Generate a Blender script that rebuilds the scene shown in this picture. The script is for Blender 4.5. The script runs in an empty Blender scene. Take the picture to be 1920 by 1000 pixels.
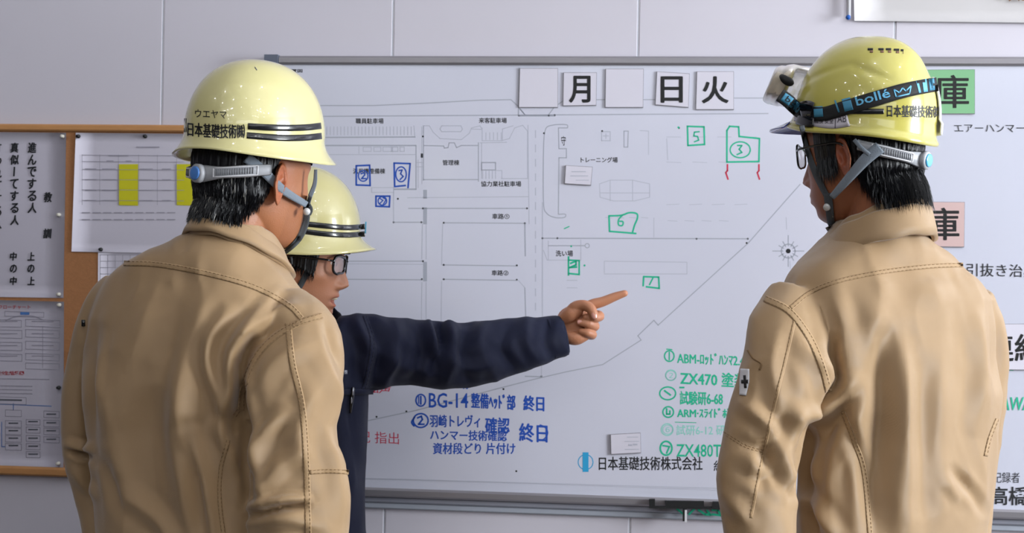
import bpy, math, random
import numpy as np
from mathutils import Vector, Matrix
from mathutils.bvhtree import BVHTree
R = math.radians
random.seed(7); rng = np.random.default_rng(7)
SC = bpy.context.scene; COL = SC.collection

# ------------------------------------------------------------ camera
FP = 2667.0; H = 1.44; ROLL = R(1.0)
cam_d = bpy.data.cameras.new('camera'); cam = bpy.data.objects.new('camera', cam_d); COL.objects.link(cam)
cam_d.sensor_width = 36; cam_d.lens = FP / 1920 * 36
cam.location = (0, 0, H); cam.rotation_euler = (math.pi / 2, -ROLL, 0)
cam_d.clip_start = 0.05; cam_d.dof.use_dof = True; cam_d.dof.focus_distance = 2.3; cam_d.dof.aperture_fstop = 9
SC.camera = cam
CR = np.array([math.cos(ROLL), 0, math.sin(ROLL)]); CU = np.array([-math.sin(ROLL), 0, math.cos(ROLL)])
CO = np.array([0, 0, H]); CF = np.array([0, 1.0, 0])

# ------------------------------------------------------------ colour, world, lights
def lin(c):
    if isinstance(c, str):
        c = [int(c[i:i + 2], 16) / 255 for i in (1, 3, 5)]
        c = [x / 12.92 if x <= 0.04045 else ((x + 0.055) / 1.055) ** 2.4 for x in c]
    return (c[0], c[1], c[2], 1)
w = bpy.data.worlds.new('world'); SC.world = w; w.use_nodes = True
w.node_tree.nodes['Background'].inputs[0].default_value = (0.75, 0.85, 1, 1)
w.node_tree.nodes['Background'].inputs[1].default_value = 0.3
def area(name, loc, target, sx, sy, power, col):
    l = bpy.data.lights.new(name, 'AREA'); l.shape = 'RECTANGLE'; l.size = sx; l.size_y = sy; l.energy = power; l.color = col
    o = bpy.data.objects.new(name, l); COL.objects.link(o); o.location = loc
    o.rotation_euler = (Vector(target) - Vector(loc)).to_track_quat('-Z', 'Y').to_euler()
    return o
DAY = (0.90, 0.95, 1.0)
area('daylight_right_window', (5.0, 0.75, 1.95), (0.0, 2.6, 1.35), 1.9, 1.8, 330, DAY)
area('daylight_front_window', (0.9, -3.45, 2.93), (0.4, 3, 1.2), 4.2, 0.5, 16, DAY)
area('daylight_front_window', (-2.6, -3.45, 2.93), (-0.6, 3, 1.3), 1.4, 0.5, 3, DAY)
area('ceiling_daylight', (1.5, 1.2, 3.1), (1.2, 1.6, 0), 3.0, 2.4, 8, (0.96, 0.96, 1.0))
SC.view_settings.view_transform = 'Standard'; SC.view_settings.look = 'None'
SC.view_settings.gamma = 1; SC.view_settings.use_curve_mapping = False
SC.view_settings.exposure = 0.54
SC.render.engine = 'CYCLES'
SC.cycles.use_denoising = True; SC.cycles.max_bounces = 6; SC.cycles.sample_clamp_indirect = 6

# ------------------------------------------------------------ projection helpers
def ray(px, py):
    return CF + CR * ((px - 960) / FP) - CU * ((py - 500) / FP)
def pt(px, py, d):
    return CO + ray(px, py) * d
def to_px(V):
    D = V - CO; dep = D[:, 1]
    return 960 + FP * (D @ CR) / dep, 500 - FP * (D @ CU) / dep
YW = 3.02; WA = R(6.2)
WU = np.array([math.cos(WA), -math.sin(WA), 0]); WN = np.array([-math.sin(WA), -math.cos(WA), 0])
def wp(px, py, off=0.0):
    """point of the board wall (pushed off metres into the room) seen at a pixel"""
    r = ray(px, py); O = np.array([0, YW, 0]) + WN * off
    t = ((O - CO) @ WN) / (r @ WN)
    return CO + r * t
def wuv(u, z, off=0.0):
    return np.array([0, YW, 0]) + WU * u + np.array([0, 0, z]) + WN * off
def w_u(px, py): return float((wp(px, py) - np.array([0, YW, 0])) @ WU)

# ------------------------------------------------------------ materials
def vnoise(P, seed=0):
    """smooth value noise in 3D, about -1..1"""
    P = np.asarray(P, float); i = np.floor(P).astype(int); f = P - i; f = f * f * (3 - 2 * f); out = np.zeros(len(P))
    for dx in (0, 1):
        for dy in (0, 1):
            for dz in (0, 1):
                a = i + [dx, dy, dz]; h = (a[:, 0] * 374761393 + a[:, 1] * 668265263 + a[:, 2] * 2147483647 + seed * 974634777) & 0xffffffff
                h = ((h ^ (h >> 13)) * 1274126177) & 0xffffffff; h = ((h ^ (h >> 16)) & 0xffff) / 32767.5 - 1
                out += h * np.where(dx, f[:, 0], 1 - f[:, 0]) * np.where(dy, f[:, 1], 1 - f[:, 1]) * np.where(dz, f[:, 2], 1 - f[:, 2])
    return out
def mat(name, col, rough=0.6, metal=0.0, bump=0.0, bscale=200, var=0.0, vscale=8, coat=0.0, sheen=0.0, sss=0.0, spec=0.5,
        alpha=1.0, trans=0.0, stretch=None, attr=False, twill=False, emit=0.0):
    m = bpy.data.materials.new(name); m.use_nodes = True; nt = m.node_tree; N = nt.nodes; L = nt.links
    b = N['Principled BSDF']; c = lin(col)
    b.inputs['Base Color'].default_value = c; b.inputs['Roughness'].default_value = rough; b.inputs['Metallic'].default_value = metal
    b.inputs['Specular IOR Level'].default_value = spec
    b.inputs['Coat Weight'].default_value = coat; b.inputs['Coat Roughness'].default_value = 0.04
    b.inputs['Sheen Weight'].default_value = sheen; b.inputs['Sheen Roughness'].default_value = 0.4
    b.inputs['Alpha'].default_value = alpha; b.inputs['Transmission Weight'].default_value = trans
    if emit: b.inputs['Emission Color'].default_value = c; b.inputs['Emission Strength'].default_value = emit
    if sss:
        b.inputs['Subsurface Weight'].default_value = sss; b.inputs['Subsurface Radius'].default_value = (1, 0.35, 0.18); b.inputs['Subsurface Scale'].default_value = 0.006
    tc = N.new('ShaderNodeTexCoord'); mp = N.new('ShaderNodeMapping'); L.new(tc.outputs['Object'], mp.inputs[0])
    if stretch: mp.inputs['Scale'].default_value = stretch
    src = None
    if var:
        n = N.new('ShaderNodeTexNoise'); n.inputs['Scale'].default_value = vscale; n.inputs['Detail'].default_value = 4; L.new(mp.outputs[0], n.inputs[0])
        mx = N.new('ShaderNodeMix'); mx.data_type = 'RGBA'; L.new(n.outputs[0], mx.inputs[0])
        mx.inputs[6].default_value = tuple(x * (1 - var) for x in c[:3]) + (1,); mx.inputs[7].default_value = tuple(min(1, x * (1 + var)) for x in c[:3]) + (1,)
        src = mx.outputs[2]
    if attr:
        a = N.new('ShaderNodeAttribute'); a.attribute_name = 'tint'
        if src is None:
            rg = N.new('ShaderNodeRGB'); rg.outputs[0].default_value = c; src = rg.outputs[0]
        mm = N.new('ShaderNodeMix'); mm.data_type = 'RGBA'; mm.blend_type = 'MULTIPLY'; mm.inputs[0].default_value = 1
        L.new(src, mm.inputs[6]); L.new(a.outputs['Color'], mm.inputs[7]); src = mm.outputs[2]
    if src is not None: L.new(src, b.inputs['Base Color'])
    if bump:
        bn = N.new('ShaderNodeBump'); bn.inputs['Strength'].default_value = bump; bn.inputs['Distance'].default_value = 0.001
        if twill:
            wv = N.new('ShaderNodeTexWave'); wv.inputs['Scale'].default_value = bscale; wv.bands_direction = 'DIAGONAL'; wv.inputs['Distortion'].default_value = 1.5
            L.new(mp.outputs[0], wv.inputs[0]); L.new(wv.outputs[1], bn.inputs['Height'])
        else:
            n2 = N.new('ShaderNodeTexNoise'); n2.inputs['Scale'].default_value = bscale; n2.inputs['Detail'].default_value = 3
            L.new(mp.outputs[0], n2.inputs[0]); L.new(n2.outputs[0], bn.inputs['Height'])
        L.new(bn.outputs[0], b.inputs['Normal'])
    return m
M = dict(
    wall=mat('painted_wall_panel', '#CDC9D3', 0.55, bump=0.05, bscale=60, var=0.015),
    joint=mat('wall_joint', '#E4E3EA', 0.5), jointdark=mat('wall_joint_shade', '#A4AAB6', 0.6),
    ceil=mat('ceiling_paint', '#D8D8DA', 0.8, bump=0.1, bscale=90), floor=mat('floor_vinyl', '#55504C', 0.45, var=0.08, vscale=3),
    sidewall=mat('side_wall_paint', '#48444A', 0.7, bump=0.05, bscale=80),
    board=mat('whiteboard_enamel', '#C9CBD9', 0.12, var=0.01, vscale=2, spec=0.4), alu=mat('anodised_aluminium', '#9A979C', 0.38, 0.55, bump=0.1, bscale=30, stretch=(1, 1, 40)),
    cap=mat('grey_plastic', '#5F6676', 0.45), ledge=mat('grey_rail_paint', '#9A9DAA', 0.45, 0.2),
    cork=mat('cork_face', '#A8744B', 0.9, bump=0.5, bscale=500, var=0.18, vscale=180), wood=mat('oak_frame', '#C08A55', 0.5, bump=0.2, bscale=60, var=0.12, vscale=30, stretch=(1, 1, 6)),
    paper=mat('white_paper', '#C9C5D2', 0.65, var=0.01), lam=mat('laminated_paper', '#C6C2CF', 0.22, bump=0.35, bscale=22, var=0.01, spec=0.6),
    card=mat('magnetic_card', '#D3D0DC', 0.5), cardedge=mat('card_edge', '#77747C', 0.7), greencard=mat('green_card', '#7DB586', 0.5), pinkcard=mat('pink_card', '#CDB0AD', 0.5),
    line=mat('plan_line_grey', '#A3A7B4', 0.6), faint=mat('plan_line_faint', '#B4B7C5', 0.6), dark=mat('printed_black', '#14161C', 0.6), soft=mat('printed_grey', '#5A5D68', 0.6), pale=mat('printed_pale_grey', '#9996A4', 0.6),
    black=mat('black_print', '#0A0B0E', 0.5), blue=mat('blue_marker', '#1C4EB0', 0.5), green=mat('green_marker', '#1FB58E', 0.5), palegreen=mat('faded_green_marker', '#8FD2C6', 0.5), red=mat('red_marker', '#C8304E', 0.5),
    redprint=mat('red_print', '#B04048', 0.6), blueprint=mat('blue_print', '#4C78B8', 0.6), yellow=mat('yellow_print', '#C9C414', 0.6), logoblue=mat('logo_blue', '#2E9ED0', 0.5),
    pin=mat('black_pin', '#101214', 0.3), bluepin=mat('blue_plastic', '#1F5FB8', 0.3), clearpin=mat('clear_pin', '#D8D4C8', 0.2, coat=0.5),
    cloth=mat('grey_vinyl_sheet', '#C6C3C4', 0.6, bump=0.3, bscale=8, var=0.03), brownprint=mat('brown_print', '#7A5A45', 0.7),
    khaki=mat('khaki_twill', '#A88A65', 0.52, bump=0.35, bscale=700, var=0.05, vscale=14, sheen=0.4, twill=True, spec=0.5),
    khakiseam=mat('khaki_seam', '#A28663', 0.6, bump=0.4, bscale=700, sheen=0.2, spec=0.3), thread=mat('brown_thread', '#7E6240', 0.7),
    khakidark=mat('khaki_lining', '#4E3A22', 0.8),
    navy=mat('navy_twill', '#121833', 0.65, bump=0.35, bscale=700, var=0.1, sheen=0.08, twill=True, spec=0.3), navythread=mat('navy_thread', '#090D1C', 0.7),
    trouser=mat('grey_green_trousers', '#8A7452', 0.75, bump=0.3, bscale=600, var=0.05), leather=mat('black_boot_leather', '#15120F', 0.4, bump=0.3, bscale=150), sole=mat('boot_sole', '#2A2724', 0.8),
    skinA=mat('tanned_skin', '#A26844', 0.48, bump=0.35, bscale=420, var=0.07, vscale=60, sss=0.12, attr=True),
    skinB=mat('light_tan_skin', '#B67C5C', 0.46, bump=0.3, bscale=420, var=0.06, vscale=60, sss=0.14, attr=True),
    skinC=mat('brown_skin', '#94593A', 0.48, bump=0.35, bscale=420, var=0.07, vscale=60, sss=0.12, attr=True),
    hair=mat('black_hair', '#08090E', 0.42, bump=0.5, bscale=500, stretch=(1, 1, 0.08), spec=0.4), greyhair=mat('grey_hair', '#8C8880', 0.45),
    shell=mat('cream_yellow_helmet', '#D3CB90', 0.25, coat=0.9, var=0.01, vscale=3, spec=0.5, sss=0.0), shellY=mat('lemon_yellow_helmet', '#BDB458', 0.26, coat=0.8, var=0.015, vscale=3),
    tape=mat('black_vinyl_stripe', '#0B0C10', 0.25, coat=0.4), liner=mat('black_liner', '#0E0F12', 0.8),
    greyplastic=mat('light_grey_plastic', '#A7A9AE', 0.4), midgrey=mat('mid_grey_plastic', '#6F7278', 0.5), bluebutton=mat('blue_button', '#4F86D0', 0.3, coat=0.5), cyanbutton=mat('cyan_button', '#57B4E6', 0.25, coat=0.6),
    web=mat('grey_webbing', '#77818C', 0.75, bump=0.8, bscale=900), webdark=mat('dark_webbing', '#43484C', 0.75, bump=0.8, bscale=900), snap=mat('snap_white', '#D6D6D4', 0.3, 0.2),
    strapblack=mat('black_elastic', '#08090C', 0.7, bump=0.5, bscale=900), teal=mat('teal_print', '#3E86A6', 0.6), tealbright=mat('light_blue_print', '#62AFD6', 0.6),
    frameblack=mat('black_frame', '#0C0D12', 0.2, coat=0.5), lens=mat('clear_lens', '#FFFFFF', 0.03, trans=1.0, alpha=0.35), smoke=mat('clear_goggle_lens', '#E8E6E0', 0.08, trans=0.6, alpha=0.55),
    beige=mat('beige_goggle_rubber', '#D8CDB8', 0.28, bump=0.6, bscale=45, var=0.18, vscale=50, coat=0.5, trans=0.55), visor=mat('blue_tinted_visor', '#2A3A9A', 0.08, coat=0.7, alpha=0.85),
    white=mat('white_plastic', '#D8D8DC', 0.3), label=mat('silver_label', '#B9B4BC', 0.35), labelprint=mat('label_print', '#3A3640', 0.5),
    nail=mat('fingernail', '#CF9688', 0.25, coat=0.3), teeth=mat('teeth', '#DCD6B8', 0.25), mouthdark=mat('mouth_inside', '#3A1412', 0.6), eyewhite=mat('eye', '#D8D0C8', 0.2), iris=mat('iris', '#1C100A', 0.15),
    penmetal=mat('silver_pen', '#B8BCC8', 0.25, 0.8), embroidery=mat('white_embroidery', '#C8CEDC', 0.8), shirt=mat('white_shirt', '#C8CCD4', 0.8),
    window=mat('window_frame_white', '#D0D0D0', 0.4), lamp=mat('ceiling_lamp_glow', '#FFFFFF', 0.5, emit=80.0),
)

# ------------------------------------------------------------ mesh helpers
def obj(name, V, F, m, parent=None, origin=None, smooth=True, kind=None, label=None, cat=None, group=None, flip=False):
    V = np.asarray(V, float).reshape(-1, 3)
    if parent is not None:
        root = parent
        o0 = np.array(root['_o'])
    else:
        if origin is None: origin = ((V.min(0) + V.max(0)) / 2 * [1, 1, 0] + [0, 0, V[:, 2].min()])
        o0 = np.asarray(origin, float)
    me = bpy.data.meshes.new(name); me.from_pydata((V - o0).tolist(), [], [list(map(int, f)) for f in F]); me.update()
    if smooth: me.polygons.foreach_set('use_smooth', [True] * len(me.polygons))
    me.materials.append(m if not isinstance(m, str) else M[m])
    o = bpy.data.objects.new(name, me); COL.objects.link(o); o['_o'] = list(map(float, o0))
    if parent is not None: o.parent = parent
    else: o.location = o0
    tag(o, label, cat, group, kind)
    return o
def tag(o, label=None, cat=None, group=None, kind=None):
    if label: o['label'] = label
    if cat: o['category'] = cat
    if group: o['group'] = group
    if kind: o['kind'] = kind
def empty(name, loc, label=None, cat=None, group=None, kind=None):
    o = bpy.data.objects.new(name, None); COL.objects.link(o); o.location = loc; o['_o'] = list(map(float, loc)); o.empty_display_size = 0.05
    tag(o, label, cat, group, kind); return o
class MB:
    def __init__(s): s.V = []; s.F = []; s.n = 0
    def add(s, V, F):
        V = np.asarray(V, float).reshape(-1, 3); s.V.append(V); s.F += [[int(i) + s.n for i in f] for f in F]; s.n += len(V); return s
    def data(s): return (np.vstack(s.V) if s.V else np.zeros((0, 3))), s.F
    def obj(s, name, m, parent=None, **k): V, F = s.data(); return obj(name, V, F, m, parent, **k)
def hexa(P8):   # 8 points: bottom quad, top quad
    return P8, [(0, 3, 2, 1), (4, 5, 6, 7), (0, 1, 5, 4), (1, 2, 6, 5), (2, 3, 7, 6), (3, 0, 4, 7)]
def wbox(u0, u1, z0, z1, o0, o1):
    return hexa([wuv(u0, z0, o0), wuv(u1, z0, o0), wuv(u1, z0, o1), wuv(u0, z0, o1), wuv(u0, z1, o0), wuv(u1, z1, o0), wuv(u1, z1, o1), wuv(u0, z1, o1)])
def box(x0, x1, y0, y1, z0, z1):
    return hexa([(x0, y0, z0), (x1, y0, z0), (x1, y1, z0), (x0, y1, z0), (x0, y0, z1), (x1, y0, z1), (x1, y1, z1), (x0, y1, z1)])
def wquad(pp, o0, o1):
    """slab whose face shows the four pixels pp (tl,tr,br,bl), from off o0 to o1"""
    a = [wp(x, y, o1) for x, y in pp]; b = [p - WN * (o1 - o0) for p in a]
    return hexa([b[3], b[2], a[2], a[3], b[0], b[1], a[1], a[0]])
def grid_faces(n, m, close=False):
    F = []
    for i in range(n - 1):
        for j in range(m if close else m - 1):
            k = (j + 1) % m; F.append((i * m + j, i * m + k, (i + 1) * m + k, (i + 1) * m + j))
    return F
def crom(P, n):
    P = np.asarray(P, float); k = len(P)
    if k < 3:
        t = np.linspace(0, 1, n)[:, None]; return P[0] * (1 - t) + P[-1] * t
    out = []; T = np.linspace(0, k - 1, n)
    for t in T:
        i = min(int(t), k - 2); f = t - i
        p0 = P[i - 1] if i > 0 else 2 * P[0] - P[1]; p1 = P[i]; p2 = P[i + 1]; p3 = P[i + 2] if i + 2 < k else 2 * P[-1] - P[-2]
        out.append(0.5 * (2 * p1 + (p2 - p0) * f + (2 * p0 - 5 * p1 + 4 * p2 - p3) * f * f + (3 * p1 - p0 - 3 * p2 + p3) * f ** 3))
    return np.array(out)
def loft(rings):
    n = len(rings); m = len(rings[0]); V = np.vstack(rings + [rings[0].mean(0)[None], rings[-1].mean(0)[None]])
    F = grid_faces(n, m, True); a = n * m; b = a + 1
    F += [(a, (j + 1) % m, j) for j in range(m)] + [(b, (n - 1) * m + j, (n - 1) * m + (j + 1) % m) for j in range(m)]
    return V, F
def tube(P, r, n=None, m=16, flat=1.0, ref=(0, 1, 0), round_end=False):
    """P points, r radius per point (or one); flat scales the ref direction"""
    P = np.asarray(P, float); r = np.full(len(P), r) if np.isscalar(r) else np.asarray(r, float)
    if n: Q = crom(np.c_[P, r], n); P, r = Q[:, :3], Q[:, 3]
    T = np.gradient(P, axis=0); T /= np.linalg.norm(T, axis=1)[:, None] + 1e-12
    rings = []; ref = np.array(ref, float); a = np.linspace(0, 2 * np.pi, m, endpoint=False)
    if round_end:
        ext0, ext1 = [], []
        for q in (0.98, 0.85, 0.55): ext0.append((P[0] - T[0] * r[0] * q, r[0] * math.sqrt(1 - q * q)))
        for q in (0.55, 0.85, 0.98): ext1.append((P[-1] + T[-1] * r[-1] * q, r[-1] * math.sqrt(1 - q * q)))
        P = np.vstack([[e[0] for e in ext0], P, [e[0] for e in ext1]]); r = np.r_[[e[1] for e in ext0], r, [e[1] for e in ext1]]
        T = np.vstack([[T[0]] * 3, T, [T[-1]] * 3])
    for p, t, q in zip(P, T, r):
        B = ref - t * (ref @ t)
        if np.linalg.norm(B) < 1e-3: B = np.array([1, 0, 0]) - t * t[0]
        B /= np.linalg.norm(B); A = np.cross(t, B)
        rings.append(p + np.outer(np.cos(a), A) * q + np.outer(np.sin(a), B) * q * flat)
    return loft(rings)
def sell(a, e):
    c, s = np.cos(a), np.sin(a); return np.sign(c) * np.abs(c) ** (2 / e), np.sign(s) * np.abs(s) ** (2 / e)
def ball(c, r, n=10, m=16):
    c = np.array(c, float); r = np.array([r] * 3 if np.isscalar(r) else r, float); rings = []
    a = np.linspace(0, 2 * np.pi, m, endpoint=False)
    for t in np.linspace(0.08, math.pi - 0.08, n):
        rings.append(c + np.c_[np.cos(a) * math.sin(t), np.sin(a) * math.sin(t), np.full(m, math.cos(t))] * r)
    return loft(rings)
def remesh(parts, voxel, smooth=4, fac=0.5):
    mb = MB()
    for V, F in parts: mb.add(V, F)
    V, F = mb.data(); me = bpy.data.meshes.new('tmp'); me.from_pydata(V.tolist(), [], F); me.update()
    o = bpy.data.objects.new('tmp', me); COL.objects.link(o)
    md = o.modifiers.new('r', 'REMESH'); md.mode = 'VOXEL'; md.voxel_size = voxel; md.adaptivity = 0
    if smooth: sm = o.modifiers.new('s', 'SMOOTH'); sm.iterations = smooth; sm.factor = fac
    dg = bpy.context.evaluated_depsgraph_get(); m2 = bpy.data.meshes.new_from_object(o.evaluated_get(dg))
    n = len(m2.vertices); V = np.empty(n * 3); m2.vertices.foreach_get('co', V); V = V.reshape(-1, 3)
    L = np.empty(len(m2.loops), int); m2.loops.foreach_get('vertex_index', L)
    S = np.empty(len(m2.polygons), int); m2.polygons.foreach_get('loop_start', S); T = np.empty(len(m2.polygons), int); m2.polygons.foreach_get('loop_total', T)
    F = [L[s:s + t].tolist() for s, t in zip(S, T)]
    bpy.data.objects.remove(o); bpy.data.meshes.remove(me); bpy.data.meshes.remove(m2)
    return V, F
def vnormals(V, F):
    me = bpy.data.meshes.new('n'); me.from_pydata(V.tolist(), [], F); me.update()
    N = np.empty(len(V) * 3); me.vertex_normals.foreach_get('vector', N); bpy.data.meshes.remove(me); return N.reshape(-1, 3)
def bvh(*parts):
    mb = MB()
    for V, F in parts: mb.add(V, F)
    V, F = mb.data(); return BVHTree.FromPolygons(V.tolist(), F)
def cast(tree, px, py, dflt, off):
    r = ray(px, py); r = r / np.linalg.norm(r)
    h = tree.ray_cast(Vector(CO), Vector(r)) if tree else (None,)
    if h[0] is None: return pt(px, py, dflt), -r, False
    n = np.array(h[1]); 
    if n @ r > 0: n = -n
    return np.array(h[0]) + (n * 0.6 - r * 0.4) * off, n, True
def drape(tree, path, width, thick, dflt, n=40, k=5, off=0.0, bulge=0.0, pucker=0.0):
    """ribbon over a surface: path in pixels, width in pixels (number or list), thickness in metres. A closed slab."""
    P = crom(path, n); wd = np.interp(np.linspace(0, 1, n), np.linspace(0, 1, len(width)), width) if not np.isscalar(width) else np.full(n, width)
    T = np.gradient(P, axis=0); T /= np.linalg.norm(T, axis=1)[:, None]; S = np.c_[-T[:, 1], T[:, 0]]
    top = []; bot = []; last = dflt
    for i in range(n):
        row = []
        for j in range(k):
            s = (j / (k - 1) - 0.5); q = P[i] + S[i] * wd[i] * s
            edge = 1 - (2 * abs(s)) ** 4
            p, nn, ok = cast(tree, q[0], q[1], last, off + thick * (0.35 + 0.65 * edge) * (1 + pucker * math.sin(i * 2.1)) + bulge * math.sin(math.pi * i / (n - 1)))
            if ok: dd = p[1]; last = 0.5 * last + 0.5 * dd
            row.append(p); 
        row = np.array(row); top.append(row); bot.append(row + ray(P[i][0], P[i][1]) * (thick + off * 0.8))
    V = np.vstack(top + bot); a = n * k
    F = grid_faces(n, k) + [tuple(x + a for x in f[::-1]) for f in grid_faces(n, k)]
    for i in range(n - 1):
        F.append((i * k, (i + 1) * k, a + (i + 1) * k, a + i * k)); F.append(((i + 1) * k + k - 1, i * k + k - 1, a + i * k + k - 1, a + (i + 1) * k + k - 1))
    for j in range(k - 1):
        F.append((j + 1, j, a + j, a + j + 1)); e = (n - 1) * k; F.append((e + j, e + j + 1, a + e + j + 1, a + e + j))
    return V, F
def stitches(mb, tree, path, side, dflt, r=0.00045, dash=4.5, gap=3.2, off=0.0012):
    """a dashed thread line following a pixel path, side pixels to its left"""
    path = np.asarray(path, float); L = np.linalg.norm(np.diff(path, axis=0), axis=1).sum(); n = max(int(L / 2), 6); P = crom(path, n)
    T = np.gradient(P, axis=0); T /= np.linalg.norm(T, axis=1)[:, None] + 1e-9; P = P + np.c_[-T[:, 1], T[:, 0]] * side
    s = np.r_[0, np.cumsum(np.linalg.norm(np.diff(P, axis=0), axis=1))]; x = 0
    while x < s[-1] - dash:
        q = [np.array([np.interp(t, s, P[:, 0]), np.interp(t, s, P[:, 1])]) for t in (x, x + dash / 2, x + dash)]
        h = [cast(tree, a[0], a[1], dflt, off) for a in q]
        if all(k[2] for k in h) and max(abs(h[0][0][1] - h[2][0][1]), 0) < 0.02:
            mb.add(*tube([k[0] for k in h], r, m=5))
        x += dash + gap

# ------------------------------------------------------------ text
_tc = {}
def text2d(body, offset=0.0, shear=0.0, res=2):
    key = (body, offset, shear, res)
    if key in _tc: return _tc[key]
    c = bpy.data.curves.new('t', 'FONT'); c.body = body; c.offset = offset; c.shear = shear; c.resolution_u = res
    o = bpy.data.objects.new('t', c); COL.objects.link(o); dg = bpy.context.evaluated_depsgraph_get()
    m = bpy.data.meshes.new_from_object(o.evaluated_get(dg)); V = np.empty(len(m.vertices) * 3); m.vertices.foreach_get('co', V); V = V.reshape(-1, 3)[:, :2]
    F = [list(p.vertices) for p in m.polygons]; bpy.data.objects.remove(o); bpy.data.meshes.remove(m)
    if len(V) == 0: V = np.zeros((3, 2)); F = []
    lo, hi = V.min(0), V.max(0); V = (V - lo) / np.maximum(hi - lo, 1e-6); _tc[key] = (V, F); return V, F
def wtext(mb, body, x0, y0, x1, y1, off, offset=0.0, shear=0.0, slope=0.0, res=2, jit=0.0, ov=0.0):
    if ov:
        for i, (a, b) in enumerate(((ov, 0), (-ov, 0), (0, ov * .7), (0, -ov * .7), (ov * .7, ov * .5), (-ov * .7, -ov * .5), (ov * .7, -ov * .5), (-ov * .7, ov * .5))): wtext(mb, body, x0 + a, y0 + b, x1 + a, y1 + b, off + .000004 * (i + 1), offset, shear, slope, res, jit)
    V, F = text2d(body, offset, shear, res)
    P = [wp(x0 + (x1 - x0) * u, y1 + (y0 - y1) * v + slope * (x1 - x0) * u, off) for u, v in V]
    if jit: P = [p + WU * jit * math.sin(90 * p[2] + 40 * p[0]) for p in P]
    mb.add(P, F)
def wline(mb, pts, width, off, n=None, closed=False):
    """ink line through pixels on the wall plane: flat ribbon"""
    P = np.asarray(pts, float)
    if closed: P = np.vstack([P, P[:1]])
    if n: P = crom(P, n)
    T = np.gradient(P, axis=0); T /= np.linalg.norm(T, axis=1)[:, None] + 1e-9; S = np.c_[-T[:, 1], T[:, 0]] * width / 2
    # segment-wise quads keep corners sharp
    if n:
        V = []
        for p, s in zip(P, S): V += [wp(*(p - s), off), wp(*(p + s), off)]
        mb.add(V, [(2 * i, 2 * i + 2, 2 * i + 3, 2 * i + 1) for i in range(len(P) - 1)])
    else:
        for a, b in zip(P[:-1], P[1:]):
            t = (b - a) / (np.linalg.norm(b - a) + 1e-9); s = np.array([-t[1], t[0]]) * width / 2; e = t * width * 0.4
            mb.add([wp(*(a - s - e), off), wp(*(b - s + e), off), wp(*(b + s + e), off), wp(*(a + s - e), off)], [(0, 1, 2, 3)])
def wdot(mb, x, y, r, off, n=10):
    mb.add([wp(x + r * math.cos(a), y + r * math.sin(a), off) for a in np.linspace(0, 2 * math.pi, n, endpoint=False)], [list(range(n))])
def wcirc(mb, x, y, rx, ry, width, off, a0=0, a1=360, n=28):
    wline(mb, [(x + rx * math.cos(R(a)), y + ry * math.sin(R(a))) for a in np.linspace(a0, a1, 14)], width, off, n=n)
def surf_text(tree, body, fn, off, offset=0.0, dflt=2.3, res=2):
    V, F = text2d(body, offset, 0, res); P = [cast(tree, *fn(u, v), dflt, off)[0] for u, v in V]; return np.array(P), F
# ------------------------------------------------------------ room shell
ZT = 3.3
ju = [w_u(305, 100), w_u(737, 50), w_u(1197, 50), w_u(1678, 60)]; st = 0.505
us = [ju[0] - st * k for k in range(7, 0, -1)] + ju + [ju[-1] + st * k for k in range(1, 10)]
wall = MB().add(*wbox(us[0] - .02, us[-1] + .02, 0, ZT, -0.12, -0.0016)).obj('wall_back', 'joint', smooth=False, kind='structure')
first = None
for a, b in zip(us[:-1], us[1:]):
    g = 0.0022; c0, c1 = 0.004, 0.004
    P = []; 
    prof = [(a + g, -0.0016), (a + g, -0.0008), (a + g + 0.001, 0.0), (b - g - 0.001, 0.0), (b - g, -0.0008), (b - g, -0.0016)]
    V = [wuv(u, z, o) for z in (0.08, ZT) for u, o in prof]
    F = [(i, (i + 1) % 6, 6 + (i + 1) % 6, 6 + i) for i in range(6)] + [(5, 4, 3, 2, 1, 0), (6, 7, 8, 9, 10, 11)]
    obj('wall_panel', V, F, 'wall', wall, smooth=False)
    MB().add(*wbox(b - 0.0022, b - 0.0008, 0.08, ZT, -0.0016, -0.0010)).obj('joint_strip', 'jointdark', wall, smooth=False)
MB().add(*wbox(us[0], us[-1], 0, 0.08, -0.0016, 0.008)).obj('baseboard_back', 'cap', smooth=False, kind='structure')
MB().add(*box(-3.6, 5.2, -3.7, 3.7, -0.1, 0)).obj('floor', 'floor', smooth=False, kind='structure')
ceil = MB().add(*box(-3.6, 5.2, -3.7, 3.7, ZT, ZT + 0.1)).obj('ceiling', 'ceil', smooth=False, kind='structure')
MB().add(*box(-3.7, -3.6, -3.7, 3.7, 0, ZT)).obj('wall_left', 'sidewall', smooth=False, kind='structure')
MB().add(*box(5.2, 5.3, -3.7, 3.7, 0, ZT)).obj('wall_right', 'sidewall', smooth=False, kind='structure')
MB().add(*box(-3.6, 5.2, -3.8, -3.7, 0, ZT)).obj('wall_front', 'sidewall', smooth=False, kind='structure')
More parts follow.
